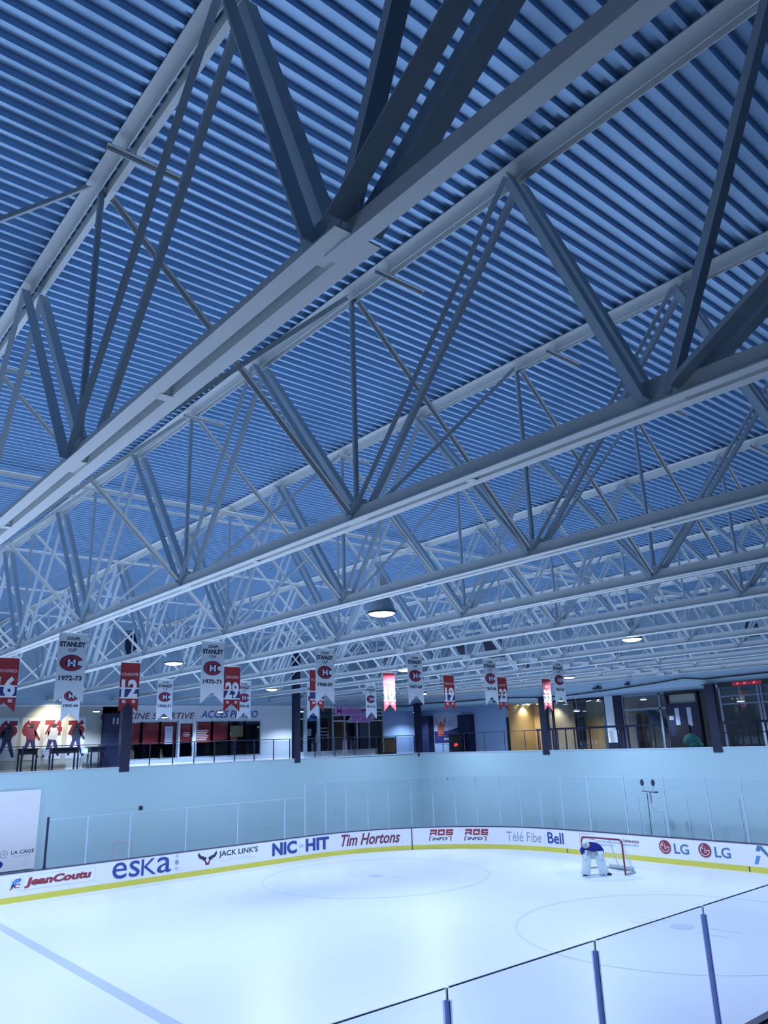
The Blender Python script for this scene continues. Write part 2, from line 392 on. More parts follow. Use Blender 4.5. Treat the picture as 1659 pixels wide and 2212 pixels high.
for (a, b, c, d) in ((14.28, 0.36, 14.29, 0.90), (14.28, 0.89, 15.1, 0.90)): mb.rect(a, b, c, d, face, 'adred')
put_text(mb, 'RESERVEZ VOS BILLETS', 15.15, 0.76, 16.75, 0.83, face, 'adpale', 0.01); put_text(mb, 'LES PUCES', 14.38, 0.68, 15.1, 0.80, face, 'maroon', 0.02); put_text(mb, 'DEFENSES!', 16.55, 0.68, 17.35, 0.78, face, 'maroon', 0.02)
put_text(mb, 'CONTRE LES BLESSURES', 15.15, 0.60, 16.5, 0.67, face, 'adgrey', 0.01); put_text(mb, 'MEGAN-SIVEN', 16.55, 0.55, 17.3, 0.62, face, 'adgrey', 0.02); put_text(mb, 'SUBVENTION', 15.25, 0.47, 16.1, 0.53, face, 'adgrey', 0.01)
ad(mb, 'small framed text notice behind the goal')
for a in (18.26, 20.0):
    mb = MB(); c = a+0.30
    mb.disc(c, 0.635, 0.29, face, 'adpale', 32); mb.disc(c, 0.635, 0.265, lambda u, v: face(u, v, -0.012), 'adred', 32)
    g = lambda u, v: face(u, v, -0.016)
    mb.ring(c, 0.635, 0.20, 0.175, g, 'board', a0=PI/2+0.2, a1=2*PI, n=24); mb.rect(c+0.02, 0.625, c+0.20, 0.65, g, 'board'); mb.rect(c-0.02, 0.55, c+0.0, 0.75, g, 'board'); mb.rect(c-0.02, 0.55, c+0.07, 0.57, g, 'board'); mb.disc(c-0.10, 0.71, 0.03, g, 'board')
    put_text(mb, 'LG', c+0.40, 0.41, c+1.05, 0.80, face, 'adteal', 0.02)
    ad(mb, 'left of two round red face logos with grey capitals' if a < 19 else 'right of two round red face logos with grey capitals')
mb = MB(); f3 = lambda u, v: face(22.15+u, 0.30+v)
mb.poly([(0.28, 0.66), (0.46, 0.66), (0.36, 0.46), (0.20, 0.46)], f3, 'adteal'); mb.poly([(0.46, 0.66), (0.62, 0.46), (0.80, 0.30), (0.62, 0.30), (0.40, 0.52)], f3, 'adteal'); mb.poly([(0.08, 0.0), (0.20, 0.30), (0.36, 0.30), (0.22, 0.0)], f3, 'adsky'); mb.poly([(0.62, 0.28), (0.78, 0.28), (0.95, 0.0), (0.80, 0.0)], f3, 'adteal')
ad(mb, 'angular blue arrow logo at the right edge')

# ================================================================== GLASS PANES AND POSTS
def pane(s0, s1, z1, label, group, m='glass', p0=None, p1=None, z0=1.03):
    a = Vector((*(p0 or bp(s0, 0.06)), 0)); b = Vector((*(p1 or bp(s1, 0.06)), 0)); d = (b-a).normalized(); nrm = Vector((-d.y, d.x, 0))
    a += d*0.032; b -= d*0.032; t = 0.008
    mb = MB()
    for sg in (-1, 1):
        q = [a+nrm*t*sg+Vector((0, 0, z0)), b+nrm*t*sg+Vector((0, 0, z0)), b+nrm*t*sg+Vector((0, 0, z1)), a+nrm*t*sg+Vector((0, 0, z1))]
        if sg > 0: mb.add(q, [(0, 1, 2, 3)], m)
    o = mb.build('glass_shield'); tag(o, label, 'glass panel', group)
    mb = MB(); mb.bar(a+Vector((0, 0, z1)), b+Vector((0, 0, z1)), 0.016, 0.014, 'gledge', up=nrm); e = mb.build('polished_edge', o); e['label'] = 'dark polished top edge'
    return o
def gpost(x, y, z1, label, group, w=0.05, m='post', z0=1.03):
    mb = MB(); mb.box(x-w/2, x+w/2, y-w/2, y+w/2, z0, z1, m); mb.box(x-w*.8, x+w*.8, y-w*.8, y+w*.8, z0, z0+0.05, m)
    o = mb.build('stanchion'); tag(o, label, 'stanchion', group); return o
side = [-28.6, -26.0, -23.3, -20.58, -19.05, -17.30, -14.82, -12.31, -9.80, -8.64]
side = [y+CR for y in side]
arc = [-0.11, 1.06, 2.16, 3.30, 4.37, 5.55, 6.65, 7.78, 8.88, 10.06, 11.15, 12.25, 13.45, 14.96, 16.88, 18.80, 20.70, 22.15, 23.6, 25.0, 26.4, 27.8]
for i, s in enumerate(side[3:-1]):
    x, y = bp(s, 0.06)
    gpost(x, y, 2.86 if i == 0 else 2.78, ('thick dark post ending the low glass beside the white sheet' if i == 0 else '%s slim post from the left holding the low glass on the long side' % ORD[i]), 'posts of the low side glass', 0.07 if i == 0 else 0.045, 'navy' if i == 0 else 'post')
for i, (a, b) in enumerate(zip(side[3:-1], side[4:])):
    pane(a, b, 2.76, '%s clear pane from the left in the low glass above the long side boards' % ORD[i], 'low side glass panes')
for i, s in enumerate(arc[:18]):
    x, y = bp(s, 0.06)
    gpost(x, y, 3.38, '%s slim post from the left holding the tall glass round the rink end' % ORD[i], 'posts of the tall end glass', 0.045)
for i, (a, b) in enumerate(zip(arc[:18], arc[1:19])):
    pane(a, b, 3.37, '%s clear pane from the left in the tall glass round the rink end' % ORD[i], 'tall end glass panes')
for i, x in enumerate((-0.46, 1.80, 4.05)):
    gpost(x, 0.30, 2.57, '%s short grey pole from the left standing behind the tall end glass' % ORD[i], 'short poles behind the end glass', 0.04, z0=-0.05)
ny = [-27.2, -24.58, -22.0, -19.33, -16.7, -14.1, -11.5]
for i, y in enumerate(ny):
    mb = MB(); X = 12.95+0.06
    mb.box(X-0.03, X+0.03, y-0.040, y+0.040, 1.0, 2.62, 'nearpost'); mb.box(X-0.012, X+0.012, y-0.008, y+0.008, 2.62, 2.735, 'gledge')
    mb.box(X-0.035, X+0.035, y-0.008, y+0.008, 1.0, 2.62, 'post')
    o = mb.build('stanchion'); tag(o, ['grey post of the nearest glass, left of the bottom edge of the view', 'nearest grey upright in the foreground glass, left of three', 'middle grey upright of three in the foreground glass', 'right grey upright of three in the foreground glass', 'grey upright of the foreground glass just past the right edge', 'second grey upright of the foreground glass past the right edge', 'third grey upright of the foreground glass past the right edge'][i], 'stanchion', 'uprights of the foreground glass')
for i, (a, b) in enumerate(zip(ny[:-1], ny[1:])):
    pane(0, 0, 2.735, ['foreground glass pane at the lower left, before the left upright', 'foreground glass pane between the left and middle uprights', 'foreground glass pane between the middle and right uprights', 'foreground glass pane right of the right upright', 'foreground glass pane beyond the right edge of the view', 'foreground glass pane farthest along the near boards'][i], 'foreground glass panes', 'neargl', (13.01, a), (13.01, b))
pane(0, 0, 2.70, 'small glass return pane standing square to the foreground glass at the bottom edge', None, 'neargl', (13.03, -25.86), (15.0, -25.86))

# ================================================================== ROOF TRUSSES
TY = [-28.7, -25.5, -22.3, -19.1, -15.95, -12.8, -9.8, -6.75, -3.9, -1.2, 1.1]
ZB, ZT = 7.63, 10.60
BN = [12.87-4.47*k for k in range(7)]
TN = [15.6]+[12.87-2.235-4.47*k for k in range(6)]+[-16.3]
def lsec(w, t, flip=1, vflip=1):
    p = [(0, 0), (w, 0), (w, t), (t, t), (t, w), (0, w)]
    p = [(a*flip, b*vflip) for a, b in p]
    return p if flip*vflip > 0 else p[::-1]
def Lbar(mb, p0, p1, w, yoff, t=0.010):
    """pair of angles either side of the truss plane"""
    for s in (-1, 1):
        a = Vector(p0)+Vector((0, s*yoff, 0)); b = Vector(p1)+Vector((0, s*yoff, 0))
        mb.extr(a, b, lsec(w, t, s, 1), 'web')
parts = []
def part(name, fill):
    mb = MB(); fill(mb); parts.append((name, mb.mesh(name)))
XL, XR = -19.25, 26.9
def chord(mb, x0, x1, z, w, gap, up, leg=0.14):
    for s in (-1, 1):
        y = s*gap/2
        sec = [(0, 0), (w, 0), (w, 0.012), (0.012, 0.012), (0.012, leg), (0, leg)]
        vs = []
        for x in (x0, x1):
            for a, b in sec: vs.append((x, y+s*a, z+up*b))
        n = 6; fs = [(i, (i+1) % n, n+(i+1) % n, n+i) for i in range(n)]+[(5, 4, 3, 2, 1, 0), (6, 7, 8, 9, 10, 11)]
        mb.add(vs, fs, 'steel')
part('top_chord', lambda mb: chord(mb, XL, XR, ZT+0.095, 0.11, 0.07, -1, 0.13))
part('bottom_chord', lambda mb: chord(mb, XL, XR, ZB, 0.105, 0.068, 1, 0.18))
for x in [16.8]+BN:
    part('gusset_plate', lambda mb: mb.box(x-0.16, x+0.16, -0.035, 0.035, ZB+0.02, ZB+0.26, 'steel'))
for x in [14.7, 10.6, 6.2, 1.7, -2.8, -7.3, -11.7]:
    part('spacer_plate', lambda mb: mb.box(x-0.05, x+0.05, -0.05, 0.05, ZB-0.004, ZB+0.01, 'steel'))
hv, lt = (0.10, 0.055), (0.062, 0.075)
for k, x in enumerate(BN):
    left_heavy = k <= 3
    W1 = hv if left_heavy else lt; W2 = lt if left_heavy else hv
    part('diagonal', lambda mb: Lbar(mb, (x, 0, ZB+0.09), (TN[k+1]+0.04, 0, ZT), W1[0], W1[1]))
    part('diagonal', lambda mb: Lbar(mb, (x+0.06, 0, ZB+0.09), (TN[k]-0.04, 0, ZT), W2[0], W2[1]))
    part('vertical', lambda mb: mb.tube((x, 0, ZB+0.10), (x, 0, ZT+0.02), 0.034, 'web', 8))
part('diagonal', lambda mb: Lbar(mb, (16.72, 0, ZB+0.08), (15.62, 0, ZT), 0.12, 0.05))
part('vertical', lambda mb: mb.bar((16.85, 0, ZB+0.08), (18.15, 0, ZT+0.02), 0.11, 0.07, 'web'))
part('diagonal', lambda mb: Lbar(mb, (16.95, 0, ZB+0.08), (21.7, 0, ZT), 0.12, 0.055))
def splice_a(mb):
    chord(mb, XL, 16.98, ZB, 0.11, 0.072, 1, 0.18)
    mb.bar((16.75, 0.0, ZB+0.04), (XR, 0.0, ZB-0.10), 0.10, 0.10, 'steel')
for x in (13.6, 8.55):
    part('bridging_stub', lambda mb: mb.extr((x, -0.22, ZT-0.05), (x, 0.55, ZT-0.05), lsec(0.05, 0.008), 'steel', up=Vector((1, 0, 0))))
mbA = MB(); splice_a(mbA); meA = mbA.mesh('bottom_chord')
for i, y in enumerate(TY):
    lab = 'nearest white roof truss, its thick lower chord crossing from left edge to top right' if i == 0 else '%s white steel roof truss counting away from the camera' % ORD[i]
    if i == len(TY)-1: lab = 'farthest white steel roof truss, right in front of the end bulkhead'
    t = empty('roof_truss', (0, y, 0), lab, 'roof truss', 'roof trusses')
    for nme, me in parts:
        if i == 0 and nme == 'bottom_chord': me = meA
        o = bpy.data.objects.new(nme, me); COL.objects.link(o); o.parent = t
# cross bracing between neighbouring trusses in line with the lower nodes
LINES = ['line nearest the camera side', 'second line from camera side', 'third line from camera side', 'middle line', 'third line from shop wall', 'second line from shop wall', 'line nearest the shop wall']
for j, x in enumerate(BN):
    for i in range(len(TY)-1):
        y0, y1 = TY[i], TY[i+1]
        t = empty('cross_bracing', (x, (y0+y1)/2, ZB+0.1), 'thin crossed braces between %s and %s trusses, %s' % (ORD[i], ORD[i+1], LINES[j]), 'bracing', 'cross bracing between trusses')
        for a, b in (((x, y0+0.12, ZT), (x, y1-0.12, ZB+0.14)), ((x+0.03, y0+0.12, ZB+0.14), (x+0.03, y1-0.12, ZT))):
            mb = MB(); mb.extr(a, b, lsec(0.055, 0.008), 'steel', up=Vector((1, 0, 0))); mb.build('brace_bar', t)
for j, x in enumerate((BN[0], BN[1])):
    mb = MB(); mb.extr((x, TY[0]-0.12, ZT), (x, TY[0]-2.9, ZB+0.14), lsec(0.055, 0.008), 'steel', up=Vector((1, 0, 0))); o = mb.build('brace_bar')
    tag(o, 'lone steel angle running from the nearest truss back over the camera' + (', on the camera side' if j == 0 else ', one line farther in'), 'bracing', 'cross bracing between trusses')
# long bridging angles under the deck
for i, (x, r, nm) in enumerate(((4.05, 0.085, 'thicker of the close pair crossing the middle of the ceiling'), (3.30, 0.05, 'thinner of the close pair crossing the middle of the ceiling'), (-2.05, 0.06, 'third long line from the shop wall'), (-7.4, 0.05, 'second long line from the shop wall'), (-12.5, 0.05, 'long line nearest the shop wall'))):
    mb = MB(); z = 10.57
    mb.extr((x, -45, z-0.02), (x, 1.8, z-0.02), lsec(r, 0.008), 'steel', up=Vector((1, 0, 0)))
    o = mb.build('bridging_angle'); tag(o, 'long thin steel angle, ' + nm, 'bridging', 'bridging angles')
# white plates on the lower chords
for i, (x, k) in enumerate(((2.9, 4), (2.5, 5), (2.8, 6), (1.85, 6), (2.7, 7), (1.85, 7), (2.4, 8), (1.7, 8), (2.2, 9), (1.35, 9), (1.8, 10), (1.1, 10))):
    mb = MB(); mb.box(x-0.16, x+0.16, TY[k]-0.20, TY[k]-0.165, ZB-0.02, ZB+0.12, 'white'); mb.box(x-0.04, x+0.04, TY[k]-0.17, TY[k]-0.145, ZB+0.0, ZB+0.10, 'white')
    o = mb.build('mounting_plate'); tag(o, 'small white plate on the lower chord of the %s truss%s' % (ORD[k], '' if k < 6 else (', the right one of two' if x > 2.0 and k < 10 or x == 1.8 else ', the left one of two')), 'plate', 'white plates on the chords')

# ================================================================== CEILING LAMPS
lamp_pos = [(8.15, -21.2), (8.12, -12.4), (-1.7, -20.95), (-10.2, -12.3), (-0.9, -12.6), (-1.05, -2.95), (-11.1, -2.35), (-10.4, -21.3), (8.1, -3.3), (8.1, -29.9), (-1.3, -29.9), (-10.4, -29.9), (8.1, -38.8), (-1.3, -38.8), (-10.4, -38.8)]
lamp_lab = ['large round bell lamp glowing nearest the centre of the view', 'round bell lamp glowing over the goal at the right', 'round bell lamp glowing above the shop sign at the left', 'round bell lamp glowing left of the dark column by the second shop', 'round bell lamp half hidden behind the fourth white banner', 'round bell lamp glowing far away right of the last white banner', 'small distant round lamp glowing in the far left rink corner', 'round bell lamp half hidden behind the two leftmost white banners', 'round bell lamp over the near corner, beyond the right edge', 'round bell lamp left of the camera and outside the view', 'round bell lamp over mid ice outside the left edge', 'round bell lamp by the far side outside the left edge', 'round bell lamp behind the camera, camera side', 'round bell lamp behind the camera over mid ice', 'round bell lamp behind the camera by the far side']
MLP = []
def lamp_parts():
    out = []
    mb = MB(); mb.lathe([(0.275, 0.0), (0.27, 0.06), (0.23, 0.20), (0.15, 0.34), (0.09, 0.40), (0.0, 0.41)], (0, 0, 0), 'shade', 28); out.append(('lamp_shade', mb.mesh('lamp_shade'), True))
    mb = MB(); mb.lathe([(0.285, -0.012), (0.285, 0.022), (0.262, 0.022), (0.262, -0.012), (0.285, -0.012)], (0, 0, 0), 'rim', 28); out.append(('rim', mb.mesh('rim'), False))
    mb = MB(); mb.lathe([(0.262, 0.0), (0.22, -0.035), (0.12, -0.06), (0.0, -0.065)], (0, 0, 0), 'bulb', 28); out.append(('lens', mb.mesh('lens'), True))
    mb = MB(); mb.box(-0.09, 0.09, -0.09, 0.09, 0.42, 0.70, 'white'); out.append(('ballast_box', mb.mesh('ballast_box'), False))
    mb = MB(); mb.tube((0, 0, 0.70), (0, 0, 3.10), 0.012, 'steel', 6); out.append(('hanging_rod', mb.mesh('hanging_rod'), False))
    return out
LP = lamp_parts()
for (x, y), lab in zip(lamp_pos, lamp_lab):
    t = empty('ceiling_lamp', (x, y, 7.62), lab, 'lamp', 'high bay lamps')
    for nm, me, sm in LP:
        if sm: me.polygons.foreach_set('use_smooth', [True]*len(me.polygons))
        o = bpy.data.objects.new(nm, me); COL.objects.link(o); o.parent = sh if nm in ('rim', 'lens') else t
        if nm == 'lamp_shade': sh = o
    L = bpy.data.lights.new('lamp_light', 'AREA'); L.shape = 'DISK'; L.size = 0.5; L.spread = 3.0; L.energy = LAMP_POWER; L.color = LAMP_COLOR
    lo = bpy.data.objects.new('lamp_light', L); COL.objects.link(lo); lo.parent = t; lo.location = (0, 0, -0.09)

# ================================================================== BANNERS
def emblem(mb, cu, cv, w, h, fn0, fnA, fnB):
    sx = w/h; r = h/2
    mb.disc(cu, cv, r*0.56, fn0, 'blue', 28, sx)
    mb.ring(cu, cv, r*1.04, r*0.50, fn0, 'blue', a0=0.38, a1=2*PI-0.38, n=36, sx=sx)
    mb.ring(cu, cv, r*0.95, r*0.57, fnA, 'red', a0=0.44, a1=2*PI-0.44, n=36, sx=sx)
    hw, hh = w*0.12, h*0.22
    for u in (-hw, hw): mb.rect(cu+u-w*0.045, cv-hh, cu+u+w*0.045, cv+hh, fnB, 'white')
    mb.rect(cu-hw, cv-h*0.05, cu+hw, cv+h*0.05, fnB, 'white')
def cloth(mb, w, h, notch, m):
    N = 6; t = 0.004
    def P(u, v, sgn): return (0.012*math.sin(u*9.0)*(1-(v+h)/h*0.6)*0+sgn*t, u, v)
    us = [-w/2+w*i/N for i in range(N+1)]
    for sg in (1, -1):
        for a, b in zip(us[:-1], us[1:]):
            za = -h+notch*(1-abs(a)/(w/2)); zb = -h+notch*(1-abs(b)/(w/2))
            q = [P(a, za, sg), P(b, zb, sg), P(b, 0, sg), P(a, 0, sg)]
            mb.add(q, [(0, 1, 2, 3) if sg > 0 else (3, 2, 1, 0)], m)
    mb.add([P(us[0], -h, 1), P(us[0], -h, -1), P(us[0], 0, -1), P(us[0], 0, 1), P(us[-1], -h, 1), P(us[-1], -h, -1), P(us[-1], 0, -1), P(us[-1], 0, 1)], [(0, 3, 2, 1), (4, 5, 6, 7)], m)
BW = 0.58
def hang_bar(t, w):
    mb = MB(); x, y, z = t.location
    mb.tube((x, y-w/2-0.02, z+0.005), (x, y+w/2+0.02, z+0.005), 0.012, 'steel', 6); mb.build('hanging_bar', t)
def white_banner(x, y, year, label, group, h=1.40, w=BW):
    t = empty('banner', (x, y, 7.565), label, 'banner', group)
    F = lambda k: (lambda u, v: (x+0.004+k, y+u, 7.565+v))
    mb = MB(); cloth(mb, w, h, 0.26, 'cloth_w'); mb.v = [(x+a, y+b, 7.565+c) for a, b, c in mb.v]; cl = mb.build('cloth', t)
    mb = MB()
    put_text(mb, 'COUPE', -0.13, -0.135, 0.13, -0.07, F(0.004), 'ink', 0.035); put_text(mb, 'STANLEY', -0.265, -0.275, 0.265, -0.165, F(0.004), 'ink', 0.055); put_text(mb, 'CUP', -0.085, -0.37, 0.085, -0.305, F(0.004), 'ink', 0.02)
    if year: put_text(mb, year, -0.23, -0.955, 0.23, -0.855, F(0.004), 'ink', 0.04)
    mb.build('lettering', cl)
    mb = MB(); emblem(mb, 0.0, -0.60, 0.46, 0.32, F(0.004), F(0.006), F(0.008)); mb.build('emblem', cl)
    hang_bar(t, w)
for k, (i, yr, lab) in enumerate(((1, '1972-73', 'leftmost'), (2, '1970-71', 'second from the left'), (3, '1968-69', 'third from the left'), (4, '1967-68', 'fourth from the left'), (5, '1965-66', 'fifth from the left'), (6, '1964-65', 'rightmost'))):
    white_banner(3.3 if i < 6 else 3.62, TY[i], yr, 'large white championship banner dated %s, %s of the upper row' % (yr, lab), 'upper row of white banners')
for (i, yr, lab) in ((2, '1943-44', 'white banner dated 1943-44 hanging low behind the leftmost large banner'), (3, '1930-31', 'white banner dated 1930-31 hanging above the sports clinic sign'), (4, '1929-30', 'white banner dated 1929-30 right behind the red number 29 banner'), (5, '', 'white banner mostly hidden behind the red number 1 banner'), (6, '1915-16', 'white banner dated 1915-16 just left of the red number 10 banner')):
    white_banner(-6.3, TY[i], yr, lab, 'lower row of white banners')
for (i, num, nm) in ((1, '16', 'RICHARD'), (2, '12', 'COURNOYER'), (3, '29', 'DRYDEN'), (4, '1', 'PLANTE'), (5, '10', 'LAFLEUR'), (6, '19', 'ROBINSON'), (7, '23', 'GAINEY'), (8, '33', 'ROY')):
    x, y, w, h = -1.55, TY[i], 0.55, 1.34
    t = empty('banner', (x, y, 7.565), 'red swallowtail banner with a white number %s hanging over the ice' % num, 'banner', 'red number banners')
    F = lambda k: (lambda u, v: (x+0.004+k, y+u, 7.565+v))
    mb = MB(); cloth(mb, w, h, 0.24, 'cloth_r'); mb.v = [(x+a, y+b, 7.565+c) for a, b, c in mb.v]; cl = mb.build('cloth', t)
    mb = MB(); mb.rect(-w/2, -0.98, w/2, -0.68, F(0.003), 'white'); mb.rect(-w/2, -0.94, w/2, -0.72, F(0.005), 'blue'); o = mb.build('stripe_band', cl); o['label'] = 'blue band edged in white'
    mb = MB(); put_text(mb, num, *((-0.06, -0.96, 0.06, -0.46) if num == '1' else (-0.23, -0.96, 0.23, -0.46)), F(0.008), 'white', 0.04); o = mb.build('number', cl)
    mb = MB(); wn = min(0.24, 0.036*len(nm)); put_text(mb, nm, -wn, -0.36, wn, -0.28, F(0.004), 'pinkw', 0.02)
    for u in (-0.14, 0.14): mb.rect(u-0.05, -1.10, u+0.05, -1.02, F(0.004), 'pinkw')
    mb.build('lettering', cl)
    hang_bar(t, w)

# ================================================================== LOUDSPEAKERS HUNG IN THE TRUSSES
def speaker(x, y, z, s, rz, label):
    t = empty('loudspeaker', (x, y, z), label, 'loudspeaker', 'hung loudspeakers')
    R = Matrix.Rotation(rz, 3, 'Z') @ Matrix.Rotation(0.6, 3, 'X')
    mb = MB(); mb.add([Vector((x, y, z))+R@Vector(v) for v in ((-.5*s, -.4*s, -.5*s), (.5*s, -.4*s, -.5*s), (.35*s, .4*s, -.5*s), (-.35*s, .4*s, -.5*s), (-.5*s, -.4*s, .5*s), (.5*s, -.4*s, .5*s), (.35*s, .4*s, .5*s), (-.35*s, .4*s, .5*s))], [(3, 2, 1, 0), (4, 5, 6, 7), (0, 1, 5, 4), (1, 2, 6, 5), (2, 3, 7, 6), (3, 0, 4, 7)], 'black'); mb.build('cabinet', t)
    mb = MB(); mb.add([Vector((x, y, z))+R@Vector(v) for v in ((-.42*s, -.41*s, -.42*s), (.42*s, -.41*s, -.42*s), (.42*s, -.41*s, .42*s), (-.42*s, -.41*s, .42*s))], [(0, 1, 2, 3)], 'navy'); mb.build('grille', t)
    mb = MB(); mb.tube((x-.15, y, z+0.2*s), (x-.15, y, 10.72), 0.01, 'steel', 5); mb.tube((x+.15, y, z+0.2*s), (x+.15, y, 10.72), 0.01, 'steel', 5); mb.build('hanging_cable', t)
speaker(-2.3, -8.3, 8.65, 0.48, 0.5, 'smaller black loudspeaker hung among the far trusses, left of the pair')
speaker(0.12, -8.85, 8.55, 0.70, 0.4, 'larger black loudspeaker hung among the far trusses, right of the pair')
speaker(-1.45, -5.3, 8.03, 0.34, 0.4, 'small black loudspeaker hung low right of the fifth white banner')
speaker(3.05, -5.3, 8.05, 0.36, 0.4, 'small black loudspeaker hung left of the lamp over the goal')
speaker(8.2, -5.3, 8.35, 0.40, 0.4, 'small black loudspeaker hung right of the lamp over the goal')

# black cable along the end bulkhead
mb = MB(); mb.path([(-19.2, 1.78, 7.42), (-17, 1.78, 7.30), (-15.25, 1.78, 7.36), (-12, 1.78, 7.30), (-9.2, 1.78, 7.30), (-6.0, 1.78, 7.14), (-4.8, 1.78, 7.14), (-2.2, 1.78, 7.24), (0.3, 1.78, 7.38), (1.6, 1.78, 7.48), (2.6, 1.78, 7.36), (5, 1.78, 7.40), (12, 1.78, 7.45)], 0.028, 'black', 6)
tag(mb.build('cable'), 'long black cable sagging along the foot of the end bulkhead', 'cable')

# ================================================================== COLUMNS, RAILINGS
def column(x, y, z1, w, d, label, tilt=0.0):
    mb = MB(); mb.box(x-w/2, x+w/2, y-d/2, y+d/2, 4.30, z1, 'navy'); mb.box(x-w*.75, x+w*.75, y-d*.75, y+d*.75, z1-0.03, z1, 'navy')
    tag(mb.build('column'), label, 'column', 'dark blue columns')
column(-16.02, -16.55, 10.55, 0.30, 0.46, 'dark blue column left of the sports clinic windows')
column(-16.02, -7.15, 10.55, 0.30, 0.36, 'dark blue column between the two shops')
column(-6.25, 1.68, 7.12, 0.40, 0.24, 'dark blue column behind the red number 33 banner')
column(2.85, 1.68, 7.12, 0.40, 0.24, 'dark blue column right of the tall cabinet')
column(-16.0, 1.72, 7.4, 0.34, 0.30, 'dark blue column at the gallery corner above the black box')
t = empty('guard_rail', (-16.05, -10, 4.52), 'thin dark guard rail along the gallery edge in front of the shops', 'railing')
mb = MB(); mb.tube((-16.05, -30, 5.52), (-16.05, 1.5, 5.52), 0.018, 'ink', 6); mb.build('top_rail', t)
for y in [-24.3, -23.2, -22.05, -20.92, -19.79, -18.61, -17.7, -15.3, -14.15, -13.05, -11.96, -10.82, -9.7, -8.54, -7.54, -5.9, -4.57, -3.18, -1.6, -0.07, 1.4]:
    mb = MB(); mb.box(-16.07, -16.03, y-0.02, y+0.02, 4.52, 5.52, 'navy'); mb.build('rail_post', t)
mb = MB(); mb.box(-16.055, -16.045, -30, 1.5, 4.60, 5.45, 'shopgl'); mb.build('glass_infill', t)
t = empty('guard_rail', (-11, 1.75, 4.52), 'thin guard rail along the end gallery left of the number 33 banner', 'railing')
mb = MB(); mb.tube((-15.8, 1.75, 5.52), (-6.5, 1.75, 5.52), 0.016, 'ink', 6); mb.build('top_rail', t)
for x in (-13.93, -12.16, -10.62, -9.13, -7.72, -6.73):
    mb = MB(); mb.box(x-0.015, x+0.015, 1.735, 1.765, 4.52, 5.52, 'ink'); mb.build('rail_post', t)
t = empty('guard_rail', (-3, 3.2, 4.42), 'dark balustrade left of the dark blue column by the cabinet', 'railing')
mb = MB(); mb.box(-8.1, -0.9, 3.17, 3.23, 5.50, 5.60, 'navy'); mb.build('top_rail', t)
for x in (-8.0, -7.35, -7.0, -6.7, -6.15, -5.6, -5.35, -5.1, -4.65, -3.0, -2.85, -2.4, -1.9, -1.45, -1.0):
    mb = MB(); mb.box(x-0.03, x+0.03, 3.18, 3.22, 4.42, 5.50, 'navy'); mb.build('rail_post', t)
t = empty('guard_rail', (6, 3.2, 4.42), 'dark balustrade under the red display at the right edge', 'railing')
mb = MB(); mb.box(2.2, 9, 3.17, 3.23, 5.46, 5.56, 'navy'); mb.box(2.2, 9, 3.18, 3.22, 5.05, 5.09, 'navy'); mb.build('top_rail', t)
for x in (2.25, 2.4, 2.62, 3.0, 3.22, 3.55, 3.9, 4.3, 4.7, 5.1, 5.5):
    mb = MB(); mb.box(x-0.03, x+0.03, 3.18, 3.22, 4.42, 5.46, 'navy'); mb.build('rail_post', t)

# ================================================================== SHOPS ON THE LEFT
FS = lambda k=0.0: (lambda u, v: (XS+0.004+k, u, v))
# player posters
posters = ((-20.75, '65', 1), (-19.75, '67', -1), (-18.75, '74', 1), (-17.68, '76', -1))
for i, (y, num, dr) in enumerate(posters):
    t = empty('poster', (XS, y, 4.6), ['leftmost wall poster of a hockey player over red numerals', 'second wall poster from the left, player in red over red numerals', 'third wall poster from the left, player in white over red numerals', 'rightmost wall poster of a dark figure over a red numeral'][i], 'poster', 'player posters on the gallery wall')
    mb = MB(); mb.box(XS+0.004, XS+0.011, y-0.42, y+0.42, 4.95, 6.85, 'white'); mb.build('sheet', t)
    mb = MB(); put_text(mb, num, y-0.40, 6.0, y+0.40, 6.74, FS(0.012), 'red', 0.08); mb.build('number', t)
    mb = MB(); f = lambda u, v, y=y, dr=dr: (XS+0.018, y+(u*dr), v)
    def pl(P, m): mb.poly(P[::dr], f, m)
    jm = 'maroon' if i == 1 else ('adpale' if i == 2 else 'ink')
    mb.disc(0.02, 6.48, 0.11, f if dr > 0 else (lambda u, v, y=y: (XS+0.018, y+u, v)), 'ink')
    pl([(-0.22, 5.85), (0.16, 5.80), (0.24, 6.20), (0.12, 6.42), (-0.12, 6.40), (-0.26, 6.18)], jm)
    pl([(-0.26, 6.18), (-0.12, 6.34), (-0.20, 6.02), (-0.40, 5.78), (-0.44, 5.88)], jm)
    pl([(-0.20, 5.86), (0.02, 5.82), (-0.12, 5.45), (-0.34, 5.05), (-0.44, 5.05), (-0.26, 5.46)], 'blue')
    pl([(-0.02, 5.84), (0.16, 5.82), (0.26, 5.50), (0.36, 5.12), (0.26, 5.08), (0.10, 5.45)], 'blue')
    o = mb.build('figure', t); o['label'] = 'dark skating figure'
